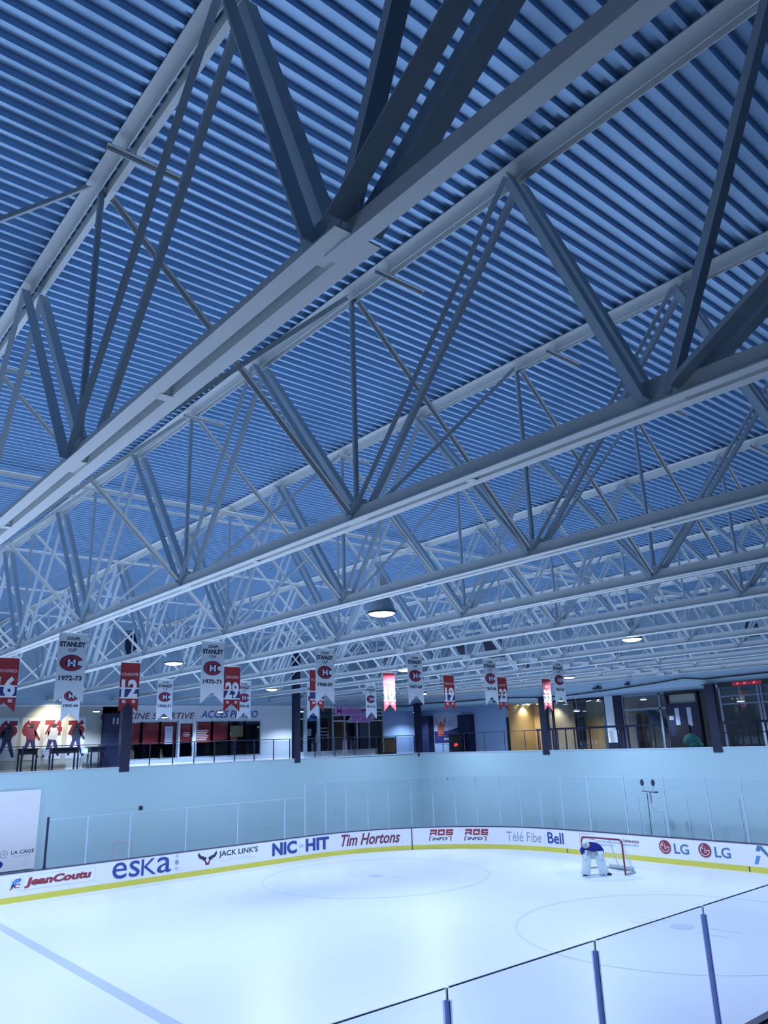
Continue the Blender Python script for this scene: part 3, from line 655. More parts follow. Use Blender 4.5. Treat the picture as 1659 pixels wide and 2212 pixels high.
# bar tables and stools along the gallery wall
def bar_table(y, w, label):
    t = empty('bar_table', (-18.4, y, 4.42), label, 'table', 'black bar tables under the posters')
    mb = MB(); mb.box(-18.7, -18.1, y-w/2, y+w/2, 5.40, 5.46, 'black'); mb.box(-18.66, -18.14, y-w/2+0.03, y+w/2-0.03, 5.20, 5.40, 'black'); mb.build('tabletop', t)
    for yy in (y-w/2+0.06, y+w/2-0.06):
        for xx in (-18.64, -18.16):
            mb = MB(); mb.box(xx-0.03, xx+0.03, yy-0.03, yy+0.03, 4.42, 5.22, 'darkblue'); mb.build('leg', t)
bar_table(-20.05, 0.75, 'small black bar table under the two left posters')
bar_table(-18.45, 1.25, 'long black bar table under the third poster')
bar_table(-16.95, 0.75, 'black bar table under the rightmost poster')
for i, y in enumerate((-19.35, -17.6)):
    t = empty('bar_stool', (-18.0, y, 4.42), 'pale bar stool %s' % ('between the small and long bar tables' if i == 0 else 'right of the long bar table'), 'stool', 'pale bar stools')
    mb = MB(); mb.box(-18.16, -17.84, y-0.16, y+0.16, 5.14, 5.18, 'white'); mb.build('seat', t)
    mb = MB(); mb.box(-18.16, -18.14, y-0.15, y+0.15, 5.18, 5.38, 'white'); mb.build('backrest', t)
    for a in (-1, 1):
        for b in (-1, 1):
            mb = MB(); mb.tube((-18.0+a*0.13, y+b*0.13, 5.14), (-18.0+a*0.18, y+b*0.18, 4.42), 0.014, 'alu', 6); mb.build('leg', t)
# dark door block
t = empty('door_1', (XS, -15.95, 4.42), None, None); t['kind'] = 'structure'
mb = MB(); mb.box(XS-0.15, XS+0.35, -16.45, -15.5, 4.42, 7.0, 'darkblue'); mb.build('door_panel', t)
mb = MB(); mb.box(XS+0.35, XS+0.38, -16.05, -15.98, 6.50, 6.80, 'adpale'); mb.box(XS+0.35, XS+0.38, -15.85, -15.78, 6.50, 6.80, 'adpale'); mb.build('window_slot', t)
mb = MB(); mb.box(XS+0.35, XS+0.40, -15.62, -15.58, 5.3, 5.6, 'alu'); mb.build('handle', t)
# sports clinic windows: panes with frames, each a structure window
wy = [(-15.0, -14.37), (-14.37, -13.38), (-13.38, -12.43), (-11.34, -10.40), (-10.40, -9.37), (-9.37, -8.39), (-8.39, -7.38)]
for i, (a, b) in enumerate(wy):
    t = empty('window_%d' % (i+1), (XS, a, 4.76), None, None); t['kind'] = 'structure'
    mb = MB()
    for y in (a, b): mb.box(XS-0.08, XS+0.02, y-0.03, y+0.03, 4.76, 6.62, 'alu')
    mb.box(XS-0.08, XS+0.02, a, b, 4.76, 4.80, 'alu'); mb.box(XS-0.08, XS+0.02, a, b, 6.58, 6.62, 'alu'); mb.build('frame', t)
    mb = MB(); mb.add([(XS-0.04, a+0.03, 4.80), (XS-0.04, b-0.03, 4.80), (XS-0.04, b-0.03, 6.58), (XS-0.04, a+0.03, 6.58)], [(0, 1, 2, 3)], 'shopgl'); mb.build('glass_pane', t)
    if i < 5:
        mb = MB(); mb.box(XS-0.16, XS-0.14, a+0.04, b-0.04, 5.50 if i != 4 else 5.62, 6.57, 'redpanel'); o = mb.build('red_blind', t); o['label'] = 'red panel behind the glass'
    if i == 5:
        mb = MB(); mb.box(XS-0.16, XS-0.14, a+0.04, b-0.04, 5.75, 6.35, 'tan'); o = mb.build('tan_panel', t); o['label'] = 'tan panel behind the glass'
t = empty('door_2', (XS, -11.9, 4.42), None, None); t['kind'] = 'structure'
mb = MB(); mb.box(XS-0.08, XS+0.02, -12.43, -12.28, 4.42, 6.62, 'white'); mb.box(XS-0.08, XS+0.02, -11.55, -11.34, 4.42, 6.62, 'white'); mb.box(XS-0.08, XS+0.02, -12.28, -11.55, 6.50, 6.62, 'white'); mb.box(XS-0.08, XS+0.02, -12.28, -11.55, 4.42, 4.82, 'white'); mb.build('frame', t)
mb = MB(); mb.add([(XS-0.04, -12.28, 4.82), (XS-0.04, -11.55, 4.82), (XS-0.04, -11.55, 6.50), (XS-0.04, -12.28, 6.50)], [(0, 1, 2, 3)], 'shopgl'); mb.build('glass_pane', t)
mb = MB(); mb.box(XS-0.16, XS-0.14, -12.26, -11.57, 5.52, 6.48, 'redpanel'); mb.build('red_blind', t)
mb = MB(); mb.box(XS+0.02, XS+0.06, -11.62, -11.58, 5.3, 5.8, 'alu'); mb.build('handle', t)
# paper notice, white text block, shapes inside
mb = MB(); mb.box(XS-0.03, XS-0.02, -13.12, -12.68, 5.48, 6.36, 'adpale'); put_text(mb, 'PHYSIO', -13.05, 6.18, -12.76, 6.24, FS(-0.02), 'ink', 0.02); tag(mb.build('paper_notice'), 'tall white paper notice on the third clinic window', 'notice')
mb = MB()
for k in range(7):
    mb.rect(-11.28, 6.10-k*0.095, -10.62-0.12*((k*37) % 3)/2, 6.15-k*0.095, FS(-0.03), 'pinkw')
tag(mb.build('window_decal'), 'block of pale text lines on the clinic window right of its door', 'window decal')
mb = MB(); mb.rect(-12.14, 5.92, -11.70, 5.96, FS(-0.03), 'pinkw'); mb.rect(-12.08, 6.0, -11.76, 6.04, FS(-0.03), 'pinkw'); mb.rect(-12.08, 5.84, -11.76, 5.88, FS(-0.03), 'pinkw'); tag(mb.build('window_decal'), 'small pale lettering on the clinic door', 'window decal')
mb = MB(); mb.lathe([(0.0, 0), (0.16, 0), (0.18, 0.35), (0.10, 0.62), (0.05, 0.68), (0, 0.68)], (XS-0.7, -13.0, 4.42), 'tan', 14); mb.lathe([(0.0, 0.68), (0.09, 0.70), (0.10, 0.80), (0.0, 0.88)], (XS-0.7, -13.0, 4.42), 'tan', 14); tag(mb.build('mannequin_bust'), 'tan rounded figure standing inside the third clinic window', 'figure')
mb = MB(); mb.box(XS-0.8, XS-0.5, -14.8, -14.5, 4.42, 5.2, 'tan'); mb.box(XS-0.75, XS-0.55, -14.75, -14.55, 5.2, 5.65, 'tan'); tag(mb.build('display_stand'), 'brown display stand inside the first clinic window', 'stand')
mb = MB(); mb.box(XS-0.6, XS-0.3, -9.1, -8.7, 5.55, 5.80, 'orange'); mb.box(XS-0.55, XS-0.35, -9.0, -8.8, 4.42, 5.55, 'ink'); tag(mb.build('display_stand'), 'orange topped stand inside the fifth clinic window', 'stand')
# sign lettering
mb = MB(); put_text(mb, 'M\u00c9DECINE SPORTIVE', -16.55, 6.74, -11.48, 7.14, FS(0.002), 'maroon', 0.012, 0.22); tag(mb.build('shop_sign'), 'maroon slanted capitals on the white band above the clinic windows', 'sign')
mb = MB(); put_text(mb, 'ACC\u00c8S PHYSIO', -11.10, 6.78, -7.58, 7.26, FS(0.002), 'adblue', 0.012, 0.22); tag(mb.build('shop_sign'), 'navy slanted capitals right of the maroon lettering on the white band', 'sign')
# second shop
t = empty('window_8', (XS, -1.5, 4.8), None, None); t['kind'] = 'structure'
mb = MB()
for y in (-5.22, -4.42, -3.32, -2.30, -1.40, -0.42, 0.54, 1.70): mb.box(XS-0.08, XS+0.03, y-0.035, y+0.035, 4.80 if y > -3 else 4.42, 7.30, 'alu')
for z in (4.80, 6.53, 6.86, 7.08, 7.26): mb.box(XS-0.08, XS+0.03, -2.3, 1.70, z-0.03, z+0.03, 'white')
mb.box(XS-0.08, XS+0.03, -5.22, -4.42, 6.62, 6.70, 'white'); mb.build('frame', t)
mb = MB(); mb.add([(XS-0.04, -5.2, 4.8), (XS-0.04, 1.7, 4.8), (XS-0.04, 1.7, 7.3), (XS-0.04, -5.2, 7.3)], [(0, 1, 2, 3)], 'shopgl'); mb.build('glass_pane', t)
t = empty('door_3', (XS, -3.4, 4.42), None, None); t['kind'] = 'structure'
mb = MB(); mb.box(XS-0.02, XS+0.05, -4.42, -4.22, 4.42, 7.28, 'alu'); mb.box(XS-0.02, XS+0.05, -3.50, -3.28, 4.42, 7.28, 'alu'); mb.box(XS-0.02, XS+0.05, -4.22, -3.5, 6.55, 7.28, 'adsky'); mb.box(XS-0.02, XS+0.05, -4.22, -3.5, 4.42, 4.80, 'alu'); mb.build('frame', t)
mb = MB(); mb.box(XS+0.06, XS+0.10, -3.62, -3.58, 5.3, 5.8, 'alu'); mb.build('handle', t)
mb = MB(); put_text(mb, 'C', -4.15, 6.70, -3.45, 7.22, FS(0.06), 'ink', 0.03); mb.rect(-4.1, 6.62, -3.55, 6.65, FS(0.06), 'ink'); tag(mb.build('shop_sign'), 'dark round logo on the pale panel above the second shop door', 'sign')
t = empty('shop_sign', (XS, -0.4, 6.4), 'pink and lilac shop sign over the second shop windows', 'sign')
mb = MB(); mb.box(XS+0.05, XS+0.12, -2.2, -0.2, 6.84, 7.42, 'lilac'); mb.poly([(-1.35, 6.42), (0.55, 6.42), (0.70, 6.56), (1.10, 6.70), (0.75, 6.86), (0.60, 7.08), (-0.9, 7.02), (-1.1, 6.70)], FS(0.13), 'lilac'); o = mb.build('backing', t); o['label'] = 'lilac backing shapes'
mb = MB(); put_text(mb, 'Medicus', -2.1, 6.93, 0.0, 7.38, FS(0.14), 'pink', 0.01); put_text(mb, 'SPORT', -0.95, 6.50, 0.62, 6.86, FS(0.14), 'pink', 0.03); o = mb.build('lettering', t); o['label'] = 'pink lettering'
for i, (a, b, c, d, m) in enumerate(((-4.75, 5.9, -4.55, 6.35, 'white'), (-4.1, 5.7, -3.7, 6.1, 'adpale'), (-3.2, 5.7, -2.5, 5.76, 'adpale'), (-3.2, 5.9, -2.5, 5.96, 'adpale'), (-3.2, 6.1, -2.5, 6.16, 'adpale'), (-1.25, 5.6, -1.05, 5.95, 'tan'))):
    mb = MB(); mb.box(XS-0.30, XS-0.28, a, b if False else a+(c-a), min(b, d), max(b, d), m); o = mb.build('shop_notice'); tag(o, ['white notice at the left of the second shop', 'pale blue sheet behind the second shop door', 'lowest pale strip in the second shop window', 'middle pale strip in the second shop window', 'top pale strip in the second shop window', 'tan item in the second shop window centre'][i], 'notice', 'things behind the second shop glass')
# black bin by the second shop
t = empty('waste_bin', (-18.3, 1.4, 4.42), 'black rounded bin standing right of the second shop', 'bin')
mb = MB(); mb.box(-18.8, -17.9, 0.75, 1.55, 4.42, 5.35, 'black'); mb.build('body', t); mb = MB(); mb.box(-18.75, -17.95, 0.80, 1.50, 5.35, 5.47, 'black'); mb.build('lid', t)

# ================================================================== END GALLERY
FE = lambda k=0.0: (lambda u, v: (u, YE-0.004-k, v))
def boxthing(name, x0, x1, y0, y1, z0, z1, m, label, cat, group=None):
    y1 -= 0.03; t = empty(name, ((x0+x1)/2, (y0+y1)/2, z0), label, cat, group)
    mb = MB(); mb.box(x0, x1, y0, y1, z0, z1, m); mb.build('body', t)
    mb = MB(); mb.box(x0-0.02, x1+0.02, y0-0.02, y1+0.02, z1, z1+0.04, m); mb.build('top', t)
    return t
boxthing('tall_cabinet', -19.2, -18.05, YE-0.5, YE, 4.42, 6.70, 'darkblue', 'tall dark blue box left of the wall poster', 'cabinet', 'tall dark boxes at the end wall')
boxthing('tall_cabinet', -15.35, -14.35, YE-0.5, YE, 4.42, 6.62, 'darkblue', 'tall dark blue box right of the wall poster', 'cabinet', 'tall dark boxes at the end wall')
t = boxthing('low_cabinet', -15.75, -14.65, YE-0.95, YE-0.56, 4.42, 5.50, 'black', 'low black box with red digits before the right tall box', 'cabinet')
mb = MB(); put_text(mb, '09', -15.30, 4.78, -15.0, 4.98, lambda u, v: (u, YE-0.955, v), 'ledred', 0.02); o = mb.build('digits', t); o['label'] = 'glowing red digits'
t = empty('wall_poster', (-16.9, YE, 4.9), 'white poster with a red cheering figure above a dark block', 'poster')
mb = MB(); mb.box(-18.0, -15.4, YE-0.02, YE, 4.95, 6.9, 'adpale'); mb.build('sheet', t)
mb = MB(); mb.rect(-18.0, 5.0, -15.55, 5.75, FE(0.022), 'blue'); mb.poly([(-16.8, 5.75), (-15.4, 5.75), (-15.4, 6.05), (-16.2, 5.85)], FE(0.022), 'blue'); mb.build('dark_block', t)
mb = MB(); f = FE(0.03)
mb.poly([(-17.65, 5.45), (-17.10, 5.45), (-17.05, 5.9), (-17.15, 6.15), (-17.55, 6.15), (-17.65, 5.9)], f, 'orange'); mb.disc(-17.35, 6.24, 0.12, f, 'orange')
mb.poly([(-17.62, 6.1), (-17.52, 6.0), (-17.68, 6.35), (-17.72, 6.55), (-17.80, 6.5)][::-1], f, 'orange'); mb.poly([(-17.15, 6.1), (-17.05, 5.98), (-16.88, 6.4), (-16.90, 6.6), (-16.98, 6.55)], f, 'orange'); o = mb.build('figure', t); o['label'] = 'red figure with raised arms'
mb = MB(); put_text(mb, 'ALLEZ', -16.7, 6.28, -16.0, 6.42, FE(0.025), 'adgrey', 0.02); put_text(mb, 'HOCKEY', -16.7, 6.08, -15.95, 6.22, FE(0.025), 'adgrey', 0.02); put_text(mb, 'ENSEMBLE', -17.1, 5.20, -15.8, 5.32, FE(0.03), 'white', 0.02); mb.build('lettering', t)
# glazed front and things of the room at the right
t = empty('window_9', (-6.4, YE, 4.42), None, None); t['kind'] = 'structure'
mb = MB()
for x in (-8.65, -8.25, -4.75): mb.box(x-0.06, x+0.06, YE-0.05, YE+0.05, 4.42, 7.12, 'navy')
mb.box(-8.65, -4.75, YE-0.05, YE+0.05, 7.0, 7.12, 'navy'); mb.build('frame', t)
mb = MB(); mb.add([(-8.6, YE, 4.42), (-4.75, YE, 4.42), (-4.75, YE, 7.0), (-8.6, YE, 7.0)], [(0, 1, 2, 3)], 'shopgl'); mb.build('glass_pane', t)
mb = MB(); mb.box(-11.72, -11.58, YE-0.05, YE+0.05, 4.42, 6.35, 'black'); tag(mb.build('thin_post'), 'thin black post at the left of the sand lit niche', 'post')
boxthing('display_screen', -7.2, -6.3, 8.2, 8.5, 4.42, 6.3, 'adteal', 'dull blue panel in the left of the glazed room', 'panel', 'panels in the glazed room')
boxthing('display_screen', -5.9, -5.0, 8.2, 8.5, 4.42, 6.2, 'adgrey', 'grey panel in the right of the glazed room', 'panel', 'panels in the glazed room')
mb = MB(); mb.box(-4.18, -3.72, YE-0.15, YE+0.2, 4.42, 7.12, 'navy'); tag(mb.build('column'), 'dark blue column touching the white pier', 'column', 'dark blue columns')
t = empty('window_10', (-2.5, YE, 4.42), None, None); t['kind'] = 'structure'
mb = MB()
for x in (-3.7, -1.55, -1.2): mb.box(x-0.05, x+0.05, YE-0.05, YE+0.05, 4.42, 7.12, 'adgrey')
for z in (6.35, 7.06): mb.box(-3.7, -1.2, YE-0.05, YE+0.05, z-0.05, z+0.05, 'adgrey')
mb.build('frame', t)
mb = MB(); mb.add([(-3.7, YE, 4.42), (-1.2, YE, 4.42), (-1.2, YE, 7.0), (-3.7, YE, 7.0)], [(0, 1, 2, 3)], 'shopgl'); mb.build('glass_pane', t)
mb = MB(); mb.bar((-3.6, 7.2, 6.35), (-1.5, 7.2, 4.5), 0.9, 0.22, 'adteal'); tag(mb.build('stair_flight'), 'slanting stair flight seen through the right hand window', 'stairs')
t = empty('utility_sink', (-3.5, 3.6, 4.42), 'white tub on a dark stand beside the dark blue column', 'tub')
mb = MB(); mb.lathe([(0.0, 0.35), (0.20, 0.35), (0.26, 0.95), (0.23, 0.95), (0.18, 0.40), (0, 0.40)], (-3.5, 3.6, 4.42), 'white', 16); mb.build('tub', t)
mb = MB(); mb.box(-3.75, -3.3, 3.4, 3.8, 4.42, 4.78, 'ink'); mb.build('stand', t)
t = empty('tall_cabinet', (-0.2, YE, 4.42), 'tall black cabinet with pale window slots left of a dark column', 'cabinet')
mb = MB(); mb.box(-1.1, -1.0, YE-0.3, YE, 4.42, 7.0, 'black'); mb.box(0.5, 0.6, YE-0.3, YE, 4.42, 7.0, 'black'); mb.box(-1.1, 0.6, YE-0.3, YE, 6.95, 7.05, 'black'); mb.box(-1.0, 0.5, YE-0.3, YE, 4.42, 6.52, 'darkblue'); mb.build('body', t)
mb = MB(); mb.box(-1.0, 0.5, YE-0.05, YE, 6.52, 6.95, 'beige'); o = mb.build('transom_panel', t); o['label'] = 'pale transom panel'
for (a, b, c, d) in ((-0.65, 5.45, -0.42, 6.3), (-0.02, 5.45, 0.2, 6.3), (-0.65, 4.55, -0.40, 5.3), (-0.98, 5.75, -0.74, 5.95)):
    mb = MB(); mb.box(a, c, YE-0.31, YE-0.30, b, d, 'adpale'); o = mb.build('window_slot', t); o['label'] = 'pale window slot'
t = empty('arcade_seat', (0.0, 3.9, 4.42), 'black padded chair heap before the tall black cabinet', 'chair')
mb = MB(); mb.box(-0.45, 0.35, 3.6, 4.2, 4.42, 5.0, 'black'); mb.build('seat', t); mb = MB(); mb.box(-0.40, 0.30, 4.1, 4.25, 5.0, 5.5, 'black'); mb.build('backrest', t)
mb = MB(); mb.ball((0.75, 3.4, 4.75), 0.40, 0.35, 0.36, 'green', 14, 10); mb.ball((0.95, 3.3, 4.58), 0.35, 0.3, 0.2, 'green', 12, 8); tag(mb.build('equipment_bag'), 'dark green bag beside the dark column at the right', 'bag')
# right end glazing + ticker
t = empty('window_11', (6, YE, 4.42), None, None); t['kind'] = 'structure'
mb = MB()
for x in (1.6, 3.4, 3.55, 5.2, 7.0): mb.box(x-0.05, x+0.05, YE-0.05, YE+0.05, 4.42, 7.12, 'adgrey')
for z in (6.35, 6.7): mb.box(1.6, 9.0, YE-0.04, YE+0.04, z-0.03, z+0.03, 'adgrey')
mb.build('frame', t)
mb = MB(); mb.add([(1.6, YE, 4.42), (9, YE, 4.42), (9, YE, 7.12), (1.6, YE, 7.12)], [(0, 1, 2, 3)], 'shopgl'); mb.build('glass_pane', t)
t = empty('led_ticker', (5.6, 1.75, 6.95), 'long red scrolling display under the bulkhead at the right edge', 'display')
mb = MB(); mb.box(3.2, 8.0, 1.70, 1.84, 6.95, 7.14, 'black'); mb.build('housing', t)
mb = MB(); mb.rect(3.85, 6.97, 5.1, 7.12, lambda u, v: (u, 1.695, v), 'ledticker'); mb.build('screen', t)
mb = MB()
for u in (4.05, 4.35, 4.75): mb.rect(u, 7.0, u+0.04, 7.09, lambda a, b: (a, 1.692, b), 'ledred'); mb.rect(u+0.06, 7.04, u+0.09, 7.09, lambda a, b: (a, 1.692, b), 'ledred')
mb.build('characters', t)
# boxes/cameras on the bulkhead
for i, (x, z) in enumerate(((-9.6, 7.2), (-2.9, 7.42), (-1.2, 7.48), (-5.9, 7.95), (-0.2, 7.9), (3.9, 7.95))):
    t = empty('dome_camera', (x, 1.8, z), ['small dark camera left of the red number 23 banner foot', 'dark rectangular box under the bulkhead, left', 'small dark camera over the slanting stair', 'small dark fixture high on the bulkhead, left', 'small dark fixture high on the bulkhead, middle', 'small dark fixture high on the bulkhead, right'][i], 'camera', 'small fixtures on the bulkhead')
    mb = MB(); mb.box(x-0.04, x+0.04, 1.78, 1.85, z-0.03, z+0.06, 'ink'); mb.build('bracket', t)
    mb = MB(); w = 0.22 if i == 1 else 0.10; mb.box(x-w, x+w, 1.66, 1.79, z-0.10, z-0.01, 'ink'); mb.build('housing', t)
# pendants in the galleries
pend = [((-17.5, -17.42, 7.03), 'small white pendant lamp right of the player posters'), ((-17.5, -13.99, 6.74), 'small white pendant lamp in front of the maroon sign lettering'), ((-17.5, -10.92, 7.0), 'small white pendant lamp in front of the navy sign lettering'), ((-17.5, -5.85, 7.0), 'small white pendant lamp hidden by the dark column between the shops'), ((-17.9, 3.3, 6.95), 'added flat pendant lamp, unseen behind the dark corner column, lighting the end wall'), ((-8.6, 3.3, 6.95), 'added flat pendant lamp, unseen behind the number 33 banner column, lighting the end wall'), ((-6.32, 3.3, 6.98), 'flat pendant lamp right of the red number 33 banner'), ((-1.4, 3.3, 6.75), 'flat pendant lamp above the slanting stair'), ((3.34, 3.3, 6.38), 'flat pendant lamp right of the dark column at the right'), ((-5.37, 3.3, 6.41), 'flat pendant lamp low in the glazed room')]  # pendants behind the end gallery columns are unseen, added to brighten the end wall
for (x, y, z), lab in pend:
    t = empty('pendant_lamp', (x, y, z), lab, 'lamp', 'small gallery pendants')
    mb = MB(); mb.lathe([(0.16, 0.0), (0.13, 0.06), (0.04, 0.10), (0, 0.105)], (x, y, z), 'shade', 18); mb.build('lamp_shade', t)
    mb = MB(); mb.lathe([(0.155, 0.0), (0.10, -0.02), (0, -0.025)], (x, y, z), 'bulb', 18); mb.build('lens', t)
    mb = MB(); mb.tube((x, y, z+0.10), (x, y, 7.13 if y > 2 else 10.72), 0.006, 'steel', 5); mb.build('hanging_cord', t)
    if True:
        L = bpy.data.lights.new('pendant_light', 'SPOT'); L.energy = 640 if y < 0 else 380; L.color = LAMP_COLOR; L.spot_size = 2.4; L.spot_blend = 0.6; L.shadow_soft_size = 0.1
        lo = bpy.data.objects.new('pendant_light', L); COL.objects.link(lo); lo.parent = t; lo.location = (0, 0, -0.05)
pots = [(-12.4, 6.0), (-12.2, 7.0), (-11.7, 6.6), (-11.2, 6.0), (-10.6, 6.6), (-9.9, 6.2), (-9.1, 6.3), (-8.2, 6.0), (-7.7, 7.6), (-7.1, 7.0), (-6.7, 7.2), (-6.3, 7.6), (-6.1, 6.4), (-5.6, 7.0)]
for i, (x, y) in enumerate(pots):
    x = max(x, -11.6) if y > 5 and x < -11.6 else x
    t = empty('pot_light', (x, y, 7.09), '%s pot light from the left over the sand coloured niche and glazed room' % ORD[i], 'lamp', 'ceiling pot lights')
    mb = MB(); mb.lathe([(0.09, 0.03), (0.09, -0.02), (0.07, -0.02), (0.07, 0.0)], (x, y, 7.09), 'white', 14); mb.build('trim_ring', t)
    mb = MB(); mb.lathe([(0.07, -0.012), (0.04, -0.03), (0, -0.035)], (x, y, 7.09), 'pot', 14); mb.build('lens', t)
    if i in (2, 4, 7, 9, 12):
        L = bpy.data.lights.new('pot_light_glow', 'SPOT'); L.energy = 110; L.color = WARM; L.spot_size = 2.2; L.spot_blend = 0.7; L.shadow_soft_size = 0.05
        lo = bpy.data.objects.new('pot_light_glow', L); COL.objects.link(lo); lo.parent = t; lo.location = (0, 0, -0.06)
# wall washer over the posters
t = empty('wall_spot', (-18.2, -18.9, 7.7), 'small warm spotlight washing the wall above the player posters', 'lamp')
mb = MB(); mb.tube((-18.2, -18.9, 7.62), (-18.35, -18.9, 7.78), 0.06, 'white', 10); mb.build('head', t)
mb = MB(); mb.tube((XS, -18.9, 7.78), (-18.3, -18.9, 7.78), 0.015, 'white', 6); mb.build('arm', t)
L = bpy.data.lights.new('wall_spot_light', 'SPOT'); L.energy = 260; L.color = (1.0, 0.86, 0.60); L.spot_size = 1.7; L.spot_blend = 0.9; L.shadow_soft_size = 0.06
lo = bpy.data.objects.new('wall_spot_light', L); COL.objects.link(lo); lo.parent = t; lo.location = (0.05, 0, -0.14); lo.rotation_euler = (0, math.radians(42), 0)

# ================================================================== THINGS BEHIND THE FAR BOARDS
t = empty('hanging_sheet', (-15.75, -21.5, 0.9), 'large white sheet with a small logo hung on the wall at the left edge', 'sheet')
mb = MB(); mb.box(-15.78, -15.74, -23.6, -20.12, 0.75, 3.78, 'board'); mb.build('sheet', t)
mb = MB(); f = lambda u, v: (-15.735, u, v); put_text(mb, 'LA CAGE', -21.06, 1.36, -20.18, 1.50, f, 'ink', 0.01); mb.ring(-21.33, 1.40, 0.14, 0.12, f, 'adgrey'); mb.disc(-21.33, 1.40, 0.06, f, 'adpale'); mb.rect(-20.98, 1.27, -20.3, 1.29, f, 'adpale'); mb.build('lettering', t)
t = empty('hockey_goal', (-15.2, -16.6, 0), 'spare goal with a faint pink frame parked behind the long side boards', 'goal')
mb = MB(); mb.path([(-15.2, -17.1, 0.75), (-15.2, -17.1, 1.40), (-15.2, -16.25, 1.42), (-15.2, -16.25, 0.75)], 0.02, 'pinkw', 6); mb.path([(-15.6, -17.1, -0.05), (-15.2, -17.1, 0.75), (-15.2, -16.25, 0.75), (-15.6, -16.25, -0.05)], 0.02, 'pinkw', 6); mb.build('frame', t)
mb = MB(); mb.box(XW, XW+0.05, -15.74, -15.58, 2.63, 2.79, 'ink'); mb.box(XW+0.05, XW+0.06, -15.70, -15.62, 2.67, 2.75, 'black'); tag(mb.build('wall_box'), 'small dark square box on the side wall above the low glass', 'box')
mb = MB(); mb.lathe([(0, 0), (0.04, 0), (0.04, 0.03), (0, 0.03)], (-13.53, YW-0.035, 3.07), 'ink', 12); tag(mb.build('puck_mark'), 'tiny dark dot on the end wall above the tall glass', 'wall mark')  # dark puck mark on the wall, modelled as a small disc
# goal-judge microphone stand
t = empty('microphone_stand', (0.05, 0.25, -0.05), 'thin stand with two dark oval microphones behind the end glass', 'microphone stand')
mb = MB(); mb.tube((0.02, 0.25, -0.05), (0.06, 0.25, 2.73), 0.018, 'ink', 6); mb.tube((0.20, 0.25, 2.3), (0.20, 0.25, 2.74), 0.045, 'adgrey', 8); mb.build('pole', t)
mb = MB(); mb.bar((-0.18, 0.25, 2.78), (0.42, 0.25, 2.74), 0.05, 0.03, 'ink'); mb.box(0.42, 0.58, 0.22, 0.28, 2.72, 2.78, 'ink'); mb.path([(0.05, 0.25, 2.75), (-0.06, 0.25, 2.85), (-0.12, 0.25, 3.02)], 0.012, 'adgrey', 5); mb.path([(0.25, 0.25, 2.75), (0.38, 0.25, 2.86), (0.40, 0.25, 3.02)], 0.012, 'adgrey', 5); mb.build('boom', t)
for x in (-0.13, 0.40):
    mb = MB(); mb.ball((x, 0.25, 3.13), 0.08, 0.08, 0.14, 'ink', 12, 10); mb.build('microphone', t, True)
mb = MB(); mb.path([(0.2, 0.25, 2.3), (0.3, 0.25, 2.0), (0.7, 0.25, 1.95), (0.72, 0.25, 1.85)], 0.01, 'adgrey', 5); mb.tube((0.72, 0.25, 1.85), (0.72, 0.25, 1.0), 0.015, 'adgrey', 6); mb.build('cable_loop', t)

# handrail near the camera
t = empty('handrail', (19.05, -29.2, 3.55), 'dark wooden handrail corner close to the camera at the lower right', 'railing')
mb = MB(); mb.box(18.90, 19.10, -33, -27.5, 4.68, 4.79, 'wood'); mb.build('rail', t)
for y in (-32.5, -30.2, -27.9):
    mb = MB(); mb.box(18.96, 19.04, y-0.04, y+0.04, 3.55, 4.68, 'wood'); mb.build('rail_post', t)

# ================================================================== GOAL
goal = empty('hockey_goal', (0, -3.35, 0), 'red framed hockey goal with white netting in front of the end boards', 'goal')
def arcpath(pts, k=6): return pts
mb = MB(); r = 0.032
fr = [(-0.945, -3.35, 0)]+[(-0.945, -3.35, 1.10), (-0.91, -3.35, 1.20), (-0.82, -3.35, 1.245), (0.82, -3.35, 1.245), (0.91, -3.35, 1.20), (0.945, -3.35, 1.10), (0.945, -3.35, 0)]
mb.path(fr, r, 'goalred', 10); mb.build('frame', goal)
# top shelf bars, base bars and back pole
back = lambda sgn, z: (sgn*0.0, 0, 0)
mb = MB(); base = [(-0.945, -3.35, 0.03), (-1.0, -2.75, 0.03), (-0.6, -2.32, 0.03), (0.6, -2.32, 0.03), (1.0, -2.75, 0.03), (0.945, -3.35, 0.03)]
mb.path(base, 0.03, 'netpad', 8); mb.build('base_padding', goal)
mb = MB(); topf = [(-0.82, -3.35, 1.24), (-0.7, -2.95, 1.22), (-0.35, -2.85, 1.22), (0.35, -2.85, 1.22), (0.7, -2.95, 1.22), (0.82, -3.35, 1.24)]
mb.path(topf, 0.014, 'net', 6); mb.tube((0, -2.85, 1.22), (0, -2.32, 0.03), 0.022, 'net', 6); mb.build('back_frame', goal)
mb = MB(); K = 10
def lerp(a, b, t): return tuple(a[i]+(b[i]-a[i])*t for i in range(3))
def along(P, t):
    n = len(P)-1; k = min(int(t*n), n-1); return lerp(P[k], P[k+1], t*n-k)
NN = 40
for i in range(NN+1):
    a = along(topf, i/NN); b = along(base, i/NN)
    mb.tube(a, b, 0.0028, 'net', 4)
for j in range(1, 14):
    prev = None
    for i in range(NN+1):
        q = lerp(along(topf, i/NN), along(base, i/NN), j/14)
        if prev: mb.tube(prev, q, 0.0028, 'net', 4)
        prev = q
for i in range(1, 16):
    u = -0.8+1.6*i/16; mb.tube((u, -3.35, 1.245), (u*0.8, -2.87, 1.22), 0.0025, 'net', 4)
mb.build('netting', goal)
mb = MB(); mb.tube((-0.4, -2.36, 0.10), (0.75, -2.50, 0.10), 0.07, 'netpad', 8); mb.build('skirt', goal)

